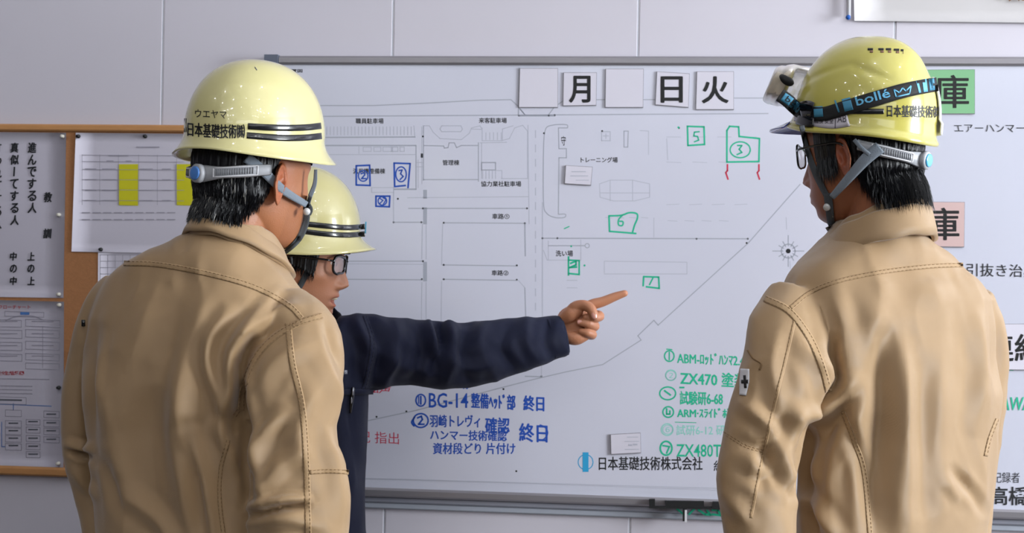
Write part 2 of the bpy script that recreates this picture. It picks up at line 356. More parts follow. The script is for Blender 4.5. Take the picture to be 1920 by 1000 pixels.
# small round lamps and short tubes on the ceiling behind and above the group
def ceiling_lamp(x, y, lx, ly, round_=False):
    r = empty('ceiling_lamp', (x, y, ZT - 0.03), kind='structure')
    MB().add(*box(x - lx - .02, x + lx + .02, y - ly - .02, y + ly + .02, ZT - 0.03, ZT - 0.001)).obj('lamp_housing', 'window', r, smooth=False)
    MB().add(*box(x - lx, x + lx, y - ly, y + ly, ZT - 0.042, ZT - 0.03)).obj('lamp_tube', 'lamp', r, smooth=False)
for i, y in enumerate((-2.8, -1.5, -0.4, 0.6, 1.5)):
    for x in (-2.6, -1.5, -0.5, 0.5, 1.6, 2.7):
        ceiling_lamp(x + (0.35 if i % 2 else 0) + .13 * math.sin(7 * x + y), y + .15 * math.sin(5 * x), 0.024, 0.024)
for y in (-0.6, -1.9):
    for x in (-2.4, -1.95, -1.5, 1.3, 1.75, 2.2): ceiling_lamp(x, y, 0.08, 0.012)
def win(name, V0, ax, wd, h):
    r = empty(name, V0, kind='structure'); V0 = np.array(V0, float); ax = np.array(ax, float); up = np.array([0, 0, 1.0]); n = np.cross(ax, up)
    mb = MB()
    def bar(u0, u1, z0, z1):
        q = [V0 + ax * u + up * z + n * o for z in (z0, z1) for (u, o) in ((u0, 0), (u1, 0), (u1, .04), (u0, .04))]
        mb.add(*hexa(q))
    bar(-.05, wd + .05, -.05, 0); bar(-.05, wd + .05, h, h + .05); bar(-.05, 0, 0, h); bar(wd, wd + .05, 0, h)
    mb.obj('window_frame', 'window', r, smooth=False)
win('window_1', (5.18, -0.2, 1.0), (0, 1, 0), 1.9, 1.9)
win('window_2', (-1.2, -3.66, 2.66), (1, 0, 0), 4.2, 0.54)

# ------------------------------------------------------------ whiteboard
OB = 0.026                                              # board face stands this far off the wall
def wz(px, py, off=0.0): return float(wp(px, py, off)[2])
BU0 = w_u(507, 112); BU1 = w_u(2120, 112)
zt0, zt1 = wz(960, 105.5, .03), wz(960, 121.5, .03); zb0, zb1 = wz(960, 924, .03), wz(960, 941, .03)
wb = empty('whiteboard', wuv((BU0 + BU1) / 2, zb1, 0), 'wide grey-framed whiteboard with a printed site plan and coloured marker notes', 'whiteboard')
MB().add(*wbox(BU0 + .01, BU1 - .01, zb1 + .004, zt0 - .004, 0.002, OB)).obj('writing_surface', 'board', wb, smooth=False)
def rail(name, u0, u1, z0, z1, o0, o1, m, par=wb):
    b = min(z1 - z0, o1 - o0) * 0.22
    prof = [(z0, o0), (z0, o1 - b), (z0 + b, o1), (z1 - b, o1), (z1, o1 - b), (z1, o0)]
    V = [wuv(u, z, o) for u in (u0, u1) for z, o in prof]; F = [(i, (i + 1) % 6, 6 + (i + 1) % 6, 6 + i)[::-1] for i in range(6)] + [(0, 1, 2, 3, 4, 5), (11, 10, 9, 8, 7, 6)]
    return obj(name, V, F, m, par, smooth=False)
rail('frame_rail', BU0 + .028, BU1, zt1, zt0, 0.002, 0.034, 'alu'); rail('frame_rail', BU0 + .028, BU1, zb1, zb0, 0.002, 0.034, 'alu')
MB().add(*wbox(BU0, BU0 + .016, zb1 + .02, zt0 - .02, .002, .034)).obj('frame_rail', 'alu', wb, smooth=False)
MB().add(*wbox(BU1 - .016, BU1, zb1 + .02, zt0 - .02, .002, .034)).obj('frame_rail', 'alu', wb, smooth=False)
for u in (BU0 - .003, BU1 - .027):
    for z0, z1 in ((zt1 - .004, zt0 + .002), (zb1 - .002, zb0 + .004)):
        MB().add(*wbox(u, u + .03, z0, z1, .001, .038)).obj('corner_cap', 'cap', wb, smooth=False, label='dark grey plastic corner cap')
rail('pen_ledge', BU0 + .05, BU1 - .05, wz(960, 952, .02), zb1 - .0005, 0.002, 0.02, 'ledge'); rail('pen_ledge', BU0 + .05, BU1 - .05, wz(960, 963, .012), wz(960, 952, .02), 0.002, 0.013, 'jointdark')
MB().add(*wbox(BU0 + .02, w_u(1725, 500), wz(960, 906, OB), wz(960, 131, OB), OB - .0002, OB + .0006)).obj('plan_sheet', mat('plan_film', '#CDCEDC', 0.16, var=0.008, vscale=2, spec=0.4), wb, smooth=False)
OL = OB + 0.0007
# site plan
L1 = MB(); L2 = MB(); T1 = MB()
def l(*p, wd=1.9): wline(L1, p, wd, OL)
def f(*p, wd=1.5, n=None): wline(L2, p, wd, OL, n)
l((500, 198), (700, 198), (790, 194), (900, 188), (958, 187), (972, 200), (985, 216)); l((500, 219), (1440, 213)); l((1376, 184), (1450, 184)); l((1119, 187), (1135, 187)); l((1207, 187), (1228, 187))
l((974, 128), (972, 215), wd=2.4); l((973, 217), (1040, 217), wd=3.2); l((1028, 216), (1040, 200), (1055, 190)); l((985, 216), (975, 205)); l((580, 258), (778, 257), wd=2.4)
for k in range(26): f((606 + k * 6.6, 238), (606 + k * 6.6, 253), wd=1.6)
f((776, 236), (778, 258)); l((600, 273), (780, 273), wd=2.6); l((780, 273), (780, 355)); l((780, 355), (740, 355), wd=3); f((600, 290), (780, 290)); f((673, 274), (673, 288))
for a, b in ((681, 696), (701, 714), (718, 734), (736, 746), (750, 758)): wline(L2, [(a, 276), (b, 276), (b, 284), (a, 284)], 1.6, OL, closed=True)
f((697, 352), (738, 352), (738, 361), (697, 361), (697, 352)); f((738, 362), (738, 417), wd=1.8)
f((794, 236), (805, 236), (812, 248), (825, 260), (865, 262), (880, 250), (884, 240), (900, 236), (903, 241)); f((884, 242), (903, 243))
wline(L2, [(828, 236), (864, 236), (867, 242), (864, 247), (828, 247), (825, 242)], 1.8, OL, closed=True)
for k in range(5): f((911 + 7.2 * k, 249), (911 + 7.2 * k, 262))
f((904, 240), (904, 264), (940, 264), (955, 260), (965, 240), (980, 235), (989, 246), (989, 335), (940, 335)); f((942, 263), (942, 242), (962, 236)); f((900, 268), (950, 267))
l((794, 236), (794, 338)); l((794, 273), (832, 274), (833, 278), (840, 277), (842, 268), (852, 268), (856, 277), (865, 273), (897, 273)); l((794, 337), (897, 337)); l((897, 268), (897, 340)); f((791, 238), (791, 345))
f((903, 268), (903, 335)); wline(L1, [(903, 305), (929, 305), (929, 319), (903, 319)], 2.2, OL, closed=True); f((931, 320), (941, 320), (941, 335))
for k in range(5): f((905 + 6 * k, 321), (905 + 6 * k, 335))
f((780, 305), (793, 305)); f((781, 313), (792, 313)); f((784, 352), (784, 300))
for y0, y1 in ((359, 370), (392, 418), (494, 525)): wline(L1, [(797, y0), (797, y1)], 7, OL)
f((764, 371), (990, 369)); l((766, 391), (988, 391)); l((738, 417), (793, 417)); l((832, 418), (984, 419)); l((984, 419), (985, 480), wd=2.4); f((830, 420), (828, 497)); l((830, 497), (970, 499)); l((830, 524), (970, 526)); f((972, 526), (984, 540)); l((984, 540), (986, 600)); f((828, 528), (827, 610))
l((640, 490), (793, 490)); l((640, 524), (792, 525)); f((640, 495), (793, 496)); f((792, 420), (791, 486)); f((799, 420), (799, 486)); f((791, 530), (790, 610)); f((799, 530), (799, 610))
for k in range(14): f((1004, 245 + k * 27), (1004, 258 + k * 27), wd=2)
f((990, 235), (992, 420)); f((1017, 380), (1017, 610), wd=2); f((1017, 610), (1015, 706)); l((985, 706), (1015, 707), wd=2.2)
wline(L1, [(1064, 240), (1062, 234), (1035, 235), (1022, 245), (1019, 290), (1019, 380), (1025, 400), (1040, 408), (1058, 408), (1060, 402), (1047, 402)], 1.9, OL, n=40)
l((1047, 402), (1048, 296), (1062, 296), (1062, 279), (1048, 279), (1047, 240), (1064, 240)); 
wline(L2, [(1128, 247), (1144, 247), (1144, 264), (1128, 264)], 1.8, OL, closed=True); f((1136, 251), (1136, 260)); f((1131, 255), (1141, 255)); wline(L1, [(1170, 246), (1178, 246), (1177, 276), (1170, 276)], 1.8, OL, closed=True)
wline(L2, [(1124, 345), (1144, 338), (1186, 338), (1218, 345), (1218, 370), (1190, 377), (1150, 377), (1125, 370)], 1.5, OL, closed=True); f((1144, 338), (1144, 377)); f((1186, 338), (1186, 377)); f((1125, 362), (1218, 362))
for a, b, c, d in ((1250, 257, 1440, 257), (1250, 304, 1445, 305), (1250, 384, 1420, 383), (1252, 414, 1380, 415), (1135, 408, 1225, 409)):
    for k in range(4): f((a + (c - a) * k / 4, b), (a + (c - a) * (k + .55) / 4, d), wd=1.2)
f((1200, 245), (1216, 246), (1216, 290)); f((1226, 409), (1226, 445)); f((1250, 260), (1252, 300))
l((1017, 447), (1402, 448), wd=2.2)
l((1500, 346), (1403, 456), (1234, 610), (1226, 601), (1196, 630), (1202, 638), (1130, 684), (1060, 698), (1000, 712), (930, 730), (780, 770), (640, 800))
f((1028, 452), (1028, 488)); l((1028, 461), (1096, 461)); wcirc(L1, 1101, 461, 4, 4, 1.8, OL); f((1089, 450), (1089, 488), (1026, 488)); f((1019, 470), (1026, 488))
f((1133, 490), (1133, 512)); f((1133, 490), (1288, 492), (1288, 514), (1133, 514)); f((1063, 526), (1082, 526)); f((1063, 540), (1082, 540))
f((1474, 408), (1475, 430)); f((1481, 490), (1482, 505))
wcirc(L1, 1478, 471, 13, 13, 2.4, OL)
for a in range(0, 360, 30):
    r0, r1 = 10, (29 if a % 90 == 0 else 20); wline(L1, [(1478 + r0 * math.cos(R(a)), 471 + r0 * math.sin(R(a))), (1478 + r1 * math.cos(R(a)), 471 + r1 * math.sin(R(a)))], 2, OL)
wline(L2, [(640, 896), (1720, 927)], 1.6, OL); 
for x, y in ((790, 417), (832, 418), (984, 419), (832, 497), (969, 498), (832, 524), (969, 525), (738, 417), (793, 391), (988, 391), (793, 490), (791, 524), (793, 256), (1017, 447), (1045, 447), (1306, 448), (1402, 448), (1400, 456), (973, 217), (1029, 217), (1040, 216), (746, 373), (762, 772), (706, 782), (944, 730), (1015, 706), (1273, 240), (1020, 250), (968, 884), (1129, 246)):
    wdot(T1, x, y, 1.9, OL)
wdot(T1, 1478, 471, 4.5, OL + .0002)
for b, x0, y0, x1, y1 in (('職員駐車場', 667, 222, 719, 232), ('来客駐車場', 898, 221, 950, 231), ('管理棟', 830, 300, 861, 310), ('協力業社駐車場', 902, 340, 977, 350), ('汎用機整備棟', 662, 316, 722, 326), ('車路①', 923, 401, 955, 411), ('車路②', 922, 507, 953, 517), ('トレーニング場', 1089, 295, 1158, 305), ('洗い場', 1042, 470, 1074, 481), ('配置図', 535, 130, 567, 136)):
    wtext(T1, b, x0, y0, x1, y1, OL, ov=.25)
wtext(T1, '▮', 789, 288, 793, 296, OL); wtext(T1, '守', 1052, 255, 1061, 273, OL, offset=.01)
L1.obj('plan_outline', 'line', wb, smooth=False, kind='stuff'); L2.obj('plan_fine_line', 'faint', wb, smooth=False, kind='stuff'); T1.obj('plan_lettering', 'dark', wb, smooth=False, kind='stuff')
# company name line at the foot of the board
TB = MB(); wtext(TB, '日本基礎技術株式会社', 1123, 857, 1317, 882, OL, offset=0, ov=.45); wtext(TB, '総合', 1338, 864, 1390, 884, OL, offset=.006); TB.obj('company_lettering', 'dark', wb, smooth=False, kind='stuff')
LG = MB(); wcirc(LG, 1098, 867, 14, 14, 1.8, OL); wline(LG, [(1098, 853), (1098, 881)], 11, OL + .0002); LG.obj('company_emblem', 'logoblue', wb, smooth=False)
# marker writing: strokes that sit close together become one note, each note a part of the board
class Notes(MB):
    def parts(s, name, m, parent, gap=0.009, **k):
        n = len(s.V); idx = np.cumsum([0] + [len(v) for v in s.V]); lo = [v.min(0) for v in s.V]; hi = [v.max(0) for v in s.V]; grp = list(range(n))
        for i in range(n):
            for j in range(i):
                if np.all(lo[i] - gap < hi[j]) and np.all(lo[j] - gap < hi[i]):
                    a, b = grp[i], grp[j]; grp = [b if g == a else g for g in grp]
        own = np.searchsorted(idx, np.arange(idx[-1]), side='right') - 1; allV = np.vstack(s.V)
        for g in sorted(set(grp)):
            ids = [i for i in range(n) if grp[i] == g]; mp = {}; V = []
            for i in ids:
                for q in range(idx[i], idx[i + 1]): mp[q] = len(V); V.append(allV[q])
            F = [[mp[q] for q in f] for f in s.F if grp[own[f[0]]] == g]
            obj(name, V, F, m, parent, smooth=False, **k)
OM = OB + 0.0008
Bm = Notes(); Gm = Notes(); Rm = Notes(); Pm = Notes(); Km = Notes()
def s(mb, *p, wd=3.2, n=None): wline(mb, p, wd, OM, n)
s(Bm, (668, 311), (693, 310), (694, 348), (668, 347), (668, 311)); wcirc(Bm, 681, 330, 9, 10, 2.4, OM); s(Bm, (677, 326), (683, 324), (684, 328), (678, 335), (686, 335), wd=2.6)
s(Bm, (740, 350), (739, 306), (769, 307), (765, 352)); s(Bm, (741, 350), (760, 348)); wcirc(Bm, 752, 327, 10, 14, 2.6, OM); s(Bm, (748, 320), (754, 319), (751, 326), (756, 331), (750, 337), wd=2.6)
s(Bm, (705, 368), (731, 368), (730, 388), (705, 387), (705, 368)); wcirc(Bm, 717, 377, 8, 8, 2.4, OM); s(Bm, (712, 372), (718, 376), (712, 382), wd=2.2); s(Bm, (718, 371), (724, 374), (719, 383), wd=2.2)
wcirc(Bm, 789, 751, 9, 11, 2.8, OM); s(Bm, (789, 744), (789, 758)); s(Bm, (785, 744), (785, 757), wd=2)
wtext(Bm, 'BG-14', 804, 737, 878, 765, OM, offset=.012, slope=.01); wtext(Bm, '整備ﾍｯﾄﾞ部', 884, 737, 966, 765, OM, offset=0, ov=.7, slope=.05); wtext(Bm, '終日', 982, 742, 1020, 770, OM, offset=0, ov=.9, slope=.05)
wcirc(Bm, 789, 789, 14, 13, 3, OM); s(Bm, (783, 784), (790, 781), (792, 787), (785, 796), (795, 796)); s(Bm, (777, 800), (772, 792), (778, 782), n=10)
wtext(Bm, '羽崎トレヴィ', 806, 778, 900, 801, OM, offset=0, ov=.5, slope=.01); wtext(Bm, '確認', 910, 783, 955, 812, OM, offset=0, ov=.8, slope=.03); wtext(Bm, '終日', 974, 794, 1026, 828, OM, offset=0, ov=.9, slope=.05)
wtext(Bm, 'ハンマー技術確認', 807, 806, 950, 825, OM, offset=0, ov=.5, slope=.02); wtext(Bm, '資材段どり 片付け', 812, 831, 966, 852, OM, offset=0, ov=.5, slope=.0)
wtext(Bm, 'ハンマー打', 815, 712, 880, 730, OM, offset=.012); wcirc(Bm, 1004, 812, 23, 16, 2.2, OM, 290, 430)
s(Gm, (1289, 237), (1320, 238), (1321, 271), (1290, 273), (1289, 237)); s(Gm, (1311, 247), (1302, 248), (1301, 255), (1308, 256), (1310, 263), (1302, 266), wd=2.6)
s(Gm, (1363, 303), (1363, 245), (1368, 237), (1385, 238), (1386, 256), (1424, 260), (1423, 303), (1363, 304)); wcirc(Gm, 1388, 281, 19, 15, 2.6, OM); s(Gm, (1383, 273), (1391, 273), (1386, 280), (1391, 286), (1382, 290), wd=2.8)
s(Gm, (1142, 405), (1143, 434), (1192, 438)); wline(Gm, [(1142, 405), (1165, 404), (1180, 399), (1194, 401), (1195, 410), (1190, 422), (1186, 436)], 3.2, OM, n=24); wline(Gm, [(1168, 403), (1160, 412), (1160, 422), (1167, 423), (1168, 416), (1161, 415)], 2.8, OM, n=20)
s(Gm, (1066, 482), (1066, 516)); s(Gm, (1066, 488), (1086, 489), (1086, 515), (1066, 513)); s(Gm, (1070, 494), (1080, 490), (1080, 497), (1068, 502), (1081, 501), wd=3.4)
s(Gm, (1206, 536), (1207, 519), (1235, 520), (1236, 541), (1212, 538)); s(Gm, (1224, 522), (1218, 534), wd=2.8); s(Gm, (1058, 429), (1067, 425), wd=2); wdot(Gm, 1272, 239, 2, OM); wdot(Gm, 1096, 498, 2, OM); wdot(Gm, 1071, 462, 1.8, OM)
wcirc(Gm, 1255, 668, 9, 10, 2.6, OM); s(Gm, (1255, 661), (1255, 675), wd=2.4); s(Gm, (1250, 655), (1260, 656), wd=2)
wtext(Gm, 'ABM-ﾛｯﾄﾞﾊﾝﾏ2.4', 1270, 660, 1396, 682, OM, offset=0, ov=.5, slope=.04)
wcirc(Pm, 1258, 704, 10, 10, 2, OM); wtext(Pm, '②', 1248, 695, 1268, 714, OM)
wtext(Gm, 'ZX470 塗装', 1276, 695, 1400, 722, OM, offset=0, ov=.7, slope=.05)
wcirc(Gm, 1252, 738, 15, 12, 2.8, OM); s(Gm, (1246, 733), (1257, 741)); wtext(Gm, '試験研6-68', 1275, 734, 1355, 759, OM, offset=0, ov=.6, slope=.02)
wcirc(Gm, 1253, 773, 10, 10, 2.8, OM); s(Gm, (1250, 767), (1250, 777), (1256, 777), (1256, 771)); wtext(Gm, 'ARM·ｽﾗｲﾄﾞﾎﾞ', 1270, 765, 1368, 783, OM, offset=0, ov=.6, slope=.01)
wcirc(Pm, 1251, 806, 11, 11, 2.2, OM); wtext(Pm, '⑥', 1242, 797, 1262, 815, OM); wtext(Pm, '試研6-12 研', 1268, 797, 1360, 817, OM, offset=.01)
wcirc(Gm, 1249, 841, 11, 13, 3.4, OM); s(Gm, (1243, 836), (1255, 838), (1250, 850)); wtext(Gm, 'ZX480T', 1268, 833, 1352, 857, OM, offset=.012, slope=.01)
s(Gm, (1275, 727), (1282, 727)); s(Gm, (1266, 792), (1305, 793), wd=1.4)
for x in (1364, 1423): s(Rm, (x, 309), (x, 320), (x - 3, 324), (x + 1, 336), wd=3); 
wtext(Rm, '拡声', 690, 722, 735, 738, OM, offset=.01, shear=.3); wtext(Rm, '紀 指出', 672, 808, 748, 830, OM, offset=-.004, slope=.05)
wtext(Km, 'エアーハンマー．ガ', 1789, 232, 1960, 248, OM, offset=-.002, shear=-.2); wtext(Km, '引抜き治具', 1812, 494, 1945, 518, OM, offset=0, slope=.02)
wtext(Km, '記録者', 1862, 886, 1912, 906, OM, offset=-.002); wtext(Km, '高橋聡', 1858, 913, 1960, 948, OM, offset=.014)
wtext(Gm, 'AWAI', 1876, 745, 1940, 770, OM, offset=.012, shear=.15); s(Gm, (1880, 694), (1900, 695), wd=1)
Bm.parts('marker_note', 'blue', wb, label='blue marker writing and numbered boxes'); Gm.parts('marker_note', 'green', wb, label='green marker writing and numbered boxes')
Pm.parts('marker_note', 'palegreen', wb, label='half wiped pale green marker writing'); Rm.parts('marker_note', 'red', wb, label='red marker writing'); Km.parts('marker_note', 'dark', wb, label='thin black handwriting')
gl = MB(); wline(gl, [(1270, 955), (1278, 962), (1285, 967)], 3.5, .0215); wline(gl, [(1302, 955), (1292, 965)], 3.5, .0215); wline(gl, [(1310, 957), (1322, 965), (1332, 966), (1326, 958)], 4, .0215); wline(gl, [(1336, 965), (1352, 967), (1346, 957), (1336, 957)], 4, .0215)
gl.obj('marker_smear', 'green', wb, smooth=False, label='green marker smear on the ledge')

# ------------------------------------------------------------ cards and magnets on the board
def card(name, q, face, label, cat, glyph=None, gpx=None, th=0.0022, off=OL + .0006, group=None, bold=.017):
    """q: tl,tr,br,bl pixels"""
    V, F = wquad(q, off, off + th); c = sum(np.array(V)) / 8
    r = empty(name, c + WN * (-th / 2), label, cat, group)
    MB().add(*wquad(q, off, off + th - .0004)).obj('card_backing', 'cardedge', r, smooth=False)
    ins = [(x + (1.2 if i in (0, 3) else -.6), y + (.7 if i < 2 else -1.2)) for i, (x, y) in enumerate(q)]
    MB().add(*wquad(ins, off + th - .0005, off + th)).obj('card_face', face, r, smooth=False)
    if glyph:
        g = MB(); wtext(g, glyph, *gpx, off + th + .0004, offset=0, res=4, ov=bold * 80); g.obj('lettering', 'black', r, smooth=False)
    return r
card('kanji_card', [(974, 128), (1046, 128), (1046, 202), (972, 202)], 'card', 'large blank white card, first card from the left in the top row', 'magnetic card')
card('kanji_card', [(1056, 136), (1119, 136), (1118, 198), (1055, 199)], 'card', 'white magnetic card with the black character for moon, between two blank cards', 'magnetic card', '月', (1068, 143, 1106, 192))
card('kanji_card', [(1135, 129), (1207, 129), (1206, 202), (1134, 202)], 'card', 'blank white card between the moon and sun character cards', 'magnetic card')
card('kanji_card', [(1231, 134), (1293, 138), (1291, 202), (1228, 197)], 'card', 'slightly tilted white card with the black character for sun', 'magnetic card', '日', (1240, 144, 1279, 192))
card('kanji_card', [(1306, 134), (1376, 134), (1376, 206), (1304, 206)], 'card', 'white card with the black character for fire, rightmost white card of the top row', 'magnetic card', '火', (1317, 144, 1365, 193))
card('kanji_card', [(1672, 131), (1828, 130), (1828, 214), (1672, 214)], 'greencard', 'green card with a black storehouse character behind the right helmet', 'magnetic card', '倉庫', (1686, 141, 1816, 203), bold=.012)
card('kanji_card', [(1655, 378), (1809, 379), (1808, 464), (1655, 462)], 'pinkcard', 'pinkish card with a black storehouse character behind the right man\'s collar', 'magnetic card', '倉庫', (1668, 390, 1798, 451), bold=.012)
card('kanji_card', [(1850, 608), (1990, 607), (1990, 695), (1850, 694)], 'card', 'wide white card at the right edge with two bold contact characters', 'magnetic card', '連絡', (1846, 627, 1957, 678), bold=.012)
def smallmag(q, label, lines):
    r = card('name_magnet', q, 'card', label, 'magnet', th=.003)
    g = MB(); o = OL + .0006 + .0034
    for (x0, x1, y, wd) in lines: wline(g, [(x0, y), (x1, y)], wd, o)
    g.obj('fine_print', 'faint', r, smooth=False, kind='stuff'); return r
smallmag([(1060, 310), (1111, 313), (1108, 348), (1058, 345)], 'small white magnet plate below the training ground lettering', [(1072, 1098, 322, 1.5), (1070, 1102, 330, 1.5), (1080, 1104, 338, 1.2)])
smallmag([(1144, 815), (1201, 812), (1202, 850), (1145, 853)], 'small white magnet plate above the company name line', [(1176, 1196, 820, 1.3), (1172, 1198, 828, 1.3), (1172, 1198, 843, 1.3), (1180, 1184, 835, 3), (1188, 1194, 834, 3)])
r = empty('magnetic_hook', wp(1283, 945, .034), 'black magnetic hook bar with a white pin clipped under the whiteboard frame', 'hook')
mb = MB()
for q in ([(1217, 937), (1228, 937), (1228, 953), (1217, 953)], [(1247, 940), (1320, 941), (1320, 955), (1247, 954)], [(1336, 942), (1400, 943), (1400, 956), (1336, 956)]): mb.add(*wquad(q, .0348, .045))
mb.add(*wquad([(1217, 950), (1400, 953.5), (1400, 957), (1217, 953.5)], .0348, .046)); mb.obj('hook_bar', 'strapblack', r, smooth=False)
MB().add(*wquad([(1280, 953), (1283.5, 953), (1283.5, 978), (1280, 978)], .035, .046)).obj('hook_pin', 'strapblack', r, smooth=False)
MB().add(*wquad([(1284, 957), (1288, 957), (1288, 980), (1284, 980)], .034, .047)).obj('white_pin', 'white', r, smooth=False)

# ------------------------------------------------------------ cork board and its papers
cu0, cu1 = w_u(-260, 500), w_u(480, 500); cz1 = wz(120, 233, .02); ci1 = wz(120, 246, .02); ci0 = wz(60, 876, .02); cz0 = wz(60, 893, .02)
cb = empty('cork_board', wuv((cu0 + cu1) / 2, cz0, 0), 'oak-framed cork notice board on the wall behind the left man', 'notice board')
MB().add(*wbox(cu0 + .01, cu1 - .01, cz0 + .005, cz1 - .005, .002, .014)).obj('cork_panel', 'cork', cb, smooth=False)
rail('frame_rail', cu0, cu1, ci1, cz1, .001, .022, 'wood', cb); rail('frame_rail', cu0, cu1, cz0, ci0, .001, .022, 'wood', cb)
MB().add(*wbox(cu1 - .018, cu1, ci0, ci1, .001, .021)).obj('frame_rail', 'wood', cb, smooth=False); MB().add(*wbox(cu0, cu0 + .018, ci0, ci1, .001, .021)).obj('frame_rail', 'wood', cb, smooth=False)
def sheet(q, m, label, off=.0145, th=.0008, wave=0.0, name='paper_sheet', cat='paper'):
    n, k = 14, 10; V = []
    for side in (1, 0):
        for i in range(n):
            for j in range(k):
                u, v = j / (k - 1), i / (n - 1)
                x = (q[0][0] * (1 - u) + q[1][0] * u) * (1 - v) + (q[3][0] * (1 - u) + q[2][0] * u) * v
                y = (q[0][1] * (1 - u) + q[1][1] * u) * (1 - v) + (q[3][1] * (1 - u) + q[2][1] * u) * v
                V.append(wp(x, y, off + side * th + wave * (0.5 + 0.5 * math.sin(5 * u + 7 * v)) * math.sin(math.pi * v)))
    a = n * k; F = [q_[::-1] for q_ in grid_faces(n, k)] + [tuple(x + a for x in q_) for q_ in grid_faces(n, k)]
    for i in range(n - 1): F += [(i * k, (i + 1) * k, a + (i + 1) * k, a + i * k), ((i + 1) * k + k - 1, i * k + k - 1, a + i * k + k - 1, a + (i + 1) * k + k - 1)]
    for j in range(k - 1): e = (n - 1) * k; F += [(j + 1, j, a + j, a + j + 1), (e + j, e + j + 1, a + e + j + 1, a + e + j)]
    c = sum(np.array(V)) / len(V); r = empty(name, c, label, cat); obj('sheet', V, F, m, r); return r
rcal = sheet([(-220, 246), (124, 249), (119, 559), (-220, 554)], 'lam', 'laminated calligraphy notice with brushed vertical writing, upper left', name='calligraphy_notice', cat='notice', wave=.0006, off=.0150)
g = MB(); oo = .0176
def vcol(mb, txt, x, y0, y1, sz, off=oo, bold=.016, hz=None):
    n = len(txt); hz = hz or sz
    for i, ch in enumerate(txt):
        yc = y0 + (y1 - y0) * (i / max(n - 1, 1)); 
        if ch == 'ー': wline(mb, [(x, yc - sz * .45), (x - 1, yc + sz * .4)], 3, off); continue
        wtext(mb, ch, x - sz / 2 * .82, yc - hz / 2, x + sz / 2 * .82, yc + hz / 2, off, offset=0, shear=.12, ov=.7)
vcol(g, '進んでする人', 60, 277, 390, 19); vcol(g, '真似ーてする人', 27, 277, 413, 18); vcol(g, '教', 90, 370, 370, 18); vcol(g, '訓', 89, 438, 438, 18)
vcol(g, '上の上', 58, 481, 527, 15); vcol(g, '中の中', 25, 481, 527, 15); vcol(g, '言われてする人', -5, 277, 420, 18); vcol(g, '下の下', -8, 481, 527, 15); g.obj('brushed_lettering', 'dark', rcal, smooth=False, kind='stuff')
rfl = sheet([(-220, 558), (120, 566), (119, 877), (-220, 866)], 'lam', 'laminated flow chart notice with red headings, below the calligraphy notice', name='flow_chart_notice', cat='notice', wave=.0005)
g = MB(); gr = Notes(); gb = MB(); gd = MB(); o2 = .0163
def bx(x0, y0, x1, y1, wd=1.1): wline(g, [(x0, y0), (x1, y0 + .03 * (x1 - x0)), (x1, y1 + .03 * (x1 - x0)), (x0, y1)], wd, o2, closed=True)
for x0, y0, x1, y1 in ((9, 584, 82, 593), (-60, 598, 40, 611), (48, 599, 112, 612), (-60, 617, 41, 632), (48, 618, 111, 632), (-60, 640, 41, 655), (48, 640, 111, 655), (-60, 662, 41, 675), (48, 663, 111, 675), (48, 681, 111, 692),
                       (-20, 744, 49, 757), (10, 769, 40, 781), (10, 789, 40, 801), (10, 803, 40, 815), (10, 817, 40, 829), (10, 832, 40, 844), (49, 787, 75, 797), (49, 801, 75, 812), (49, 817, 75, 828), (49, 832, 75, 843), (49, 847, 75, 858), (82, 771, 111, 783), (82, 788, 111, 800), (82, 803, 111, 815), (82, 819, 111, 830)): bx(x0, y0, x1, y1)
for y in (603, 626, 648, 668): wline(g, [(60, y), (100, y)], 1.6, o2); wline(g, [(-40, y), (32, y)], 1.6, o2)
for y in (710, 723, 730, 737): wline(g, [(-50, y), (92 if y == 710 else 60, y + 2)], 1.5, o2)
for x, ys in ((25, (794, 808, 822, 836)), (62, (791, 806, 822, 837, 852)), (96, (777, 793, 808, 824))):
    for y in ys: wline(gd, [(x - 8, y), (x + 8, y)], 2.4, o2)
wline(gd, [(-10, 750), (40, 751)], 3, o2); wline(g, [(80, 612), (80, 690)], 1, o2); wline(g, [(10, 602), (30, 594), (60, 593), (80, 600)], 2, o2, n=16)
wtext(gr, '緊急時フローチャート', -30, 572, 57, 580, o2, offset=.01); wtext(gr, '労働安全衛生組織図', -40, 696, 45, 704, o2, offset=.03); wline(gb, [(40, 588), (53, 588)], 5, o2); wline(gb, [(-30, 757), (96, 762)], 1.4, o2); wline(gb, [(3, 792), (3, 838), (10, 838)], 1.4, o2); wline(gb, [(25, 757), (25, 769)], 1.4, o2)
g.obj('chart_boxes', 'pale', rfl, smooth=False, kind='stuff'); gr.parts('red_heading', 'redprint', rfl); gb.obj('blue_link', 'blueprint', rfl, smooth=False, kind='stuff'); gd.obj('chart_lettering', 'soft', rfl, smooth=False, kind='stuff')
rfo = sheet([(142, 249), (470, 252), (470, 478), (134, 472)], 'paper', 'white printed form with two yellow columns pinned to the cork board', off=.0165, wave=.001)
g = MB(); gy = Notes(); o3 = .0190
for x0 in (223, 331): gy.add([wp(x0, 308, o3), wp(x0 + 36, 308, o3), wp(x0 + 36, 386, o3), wp(x0, 385, o3)], [(3, 2, 1, 0)])
for y in (291, 303, 318, 337, 356, 376): wline(g, [(154, y), (345, y + 1)], .8, o3 + .0004)
for x in (154, 187, 222, 260, 295, 331): wline(g, [(x, 290), (x, 384)], .7, o3 + .0004)
for y in (317, 337, 357, 376):
    wline(g, [(160, y), (180, y)], 1.6, o3); wline(g, [(192, y), (216, y)], 1.6, o3); wline(g, [(262, y), (286, y)], 1.2, o3); wline(g, [(304, y), (320, y)], 1.4, o3)
for y in (399, 412): 
    for k in range(9): wline(g, [(154 + k * 20, y), (168 + k * 20, y)], 1.8, o3)
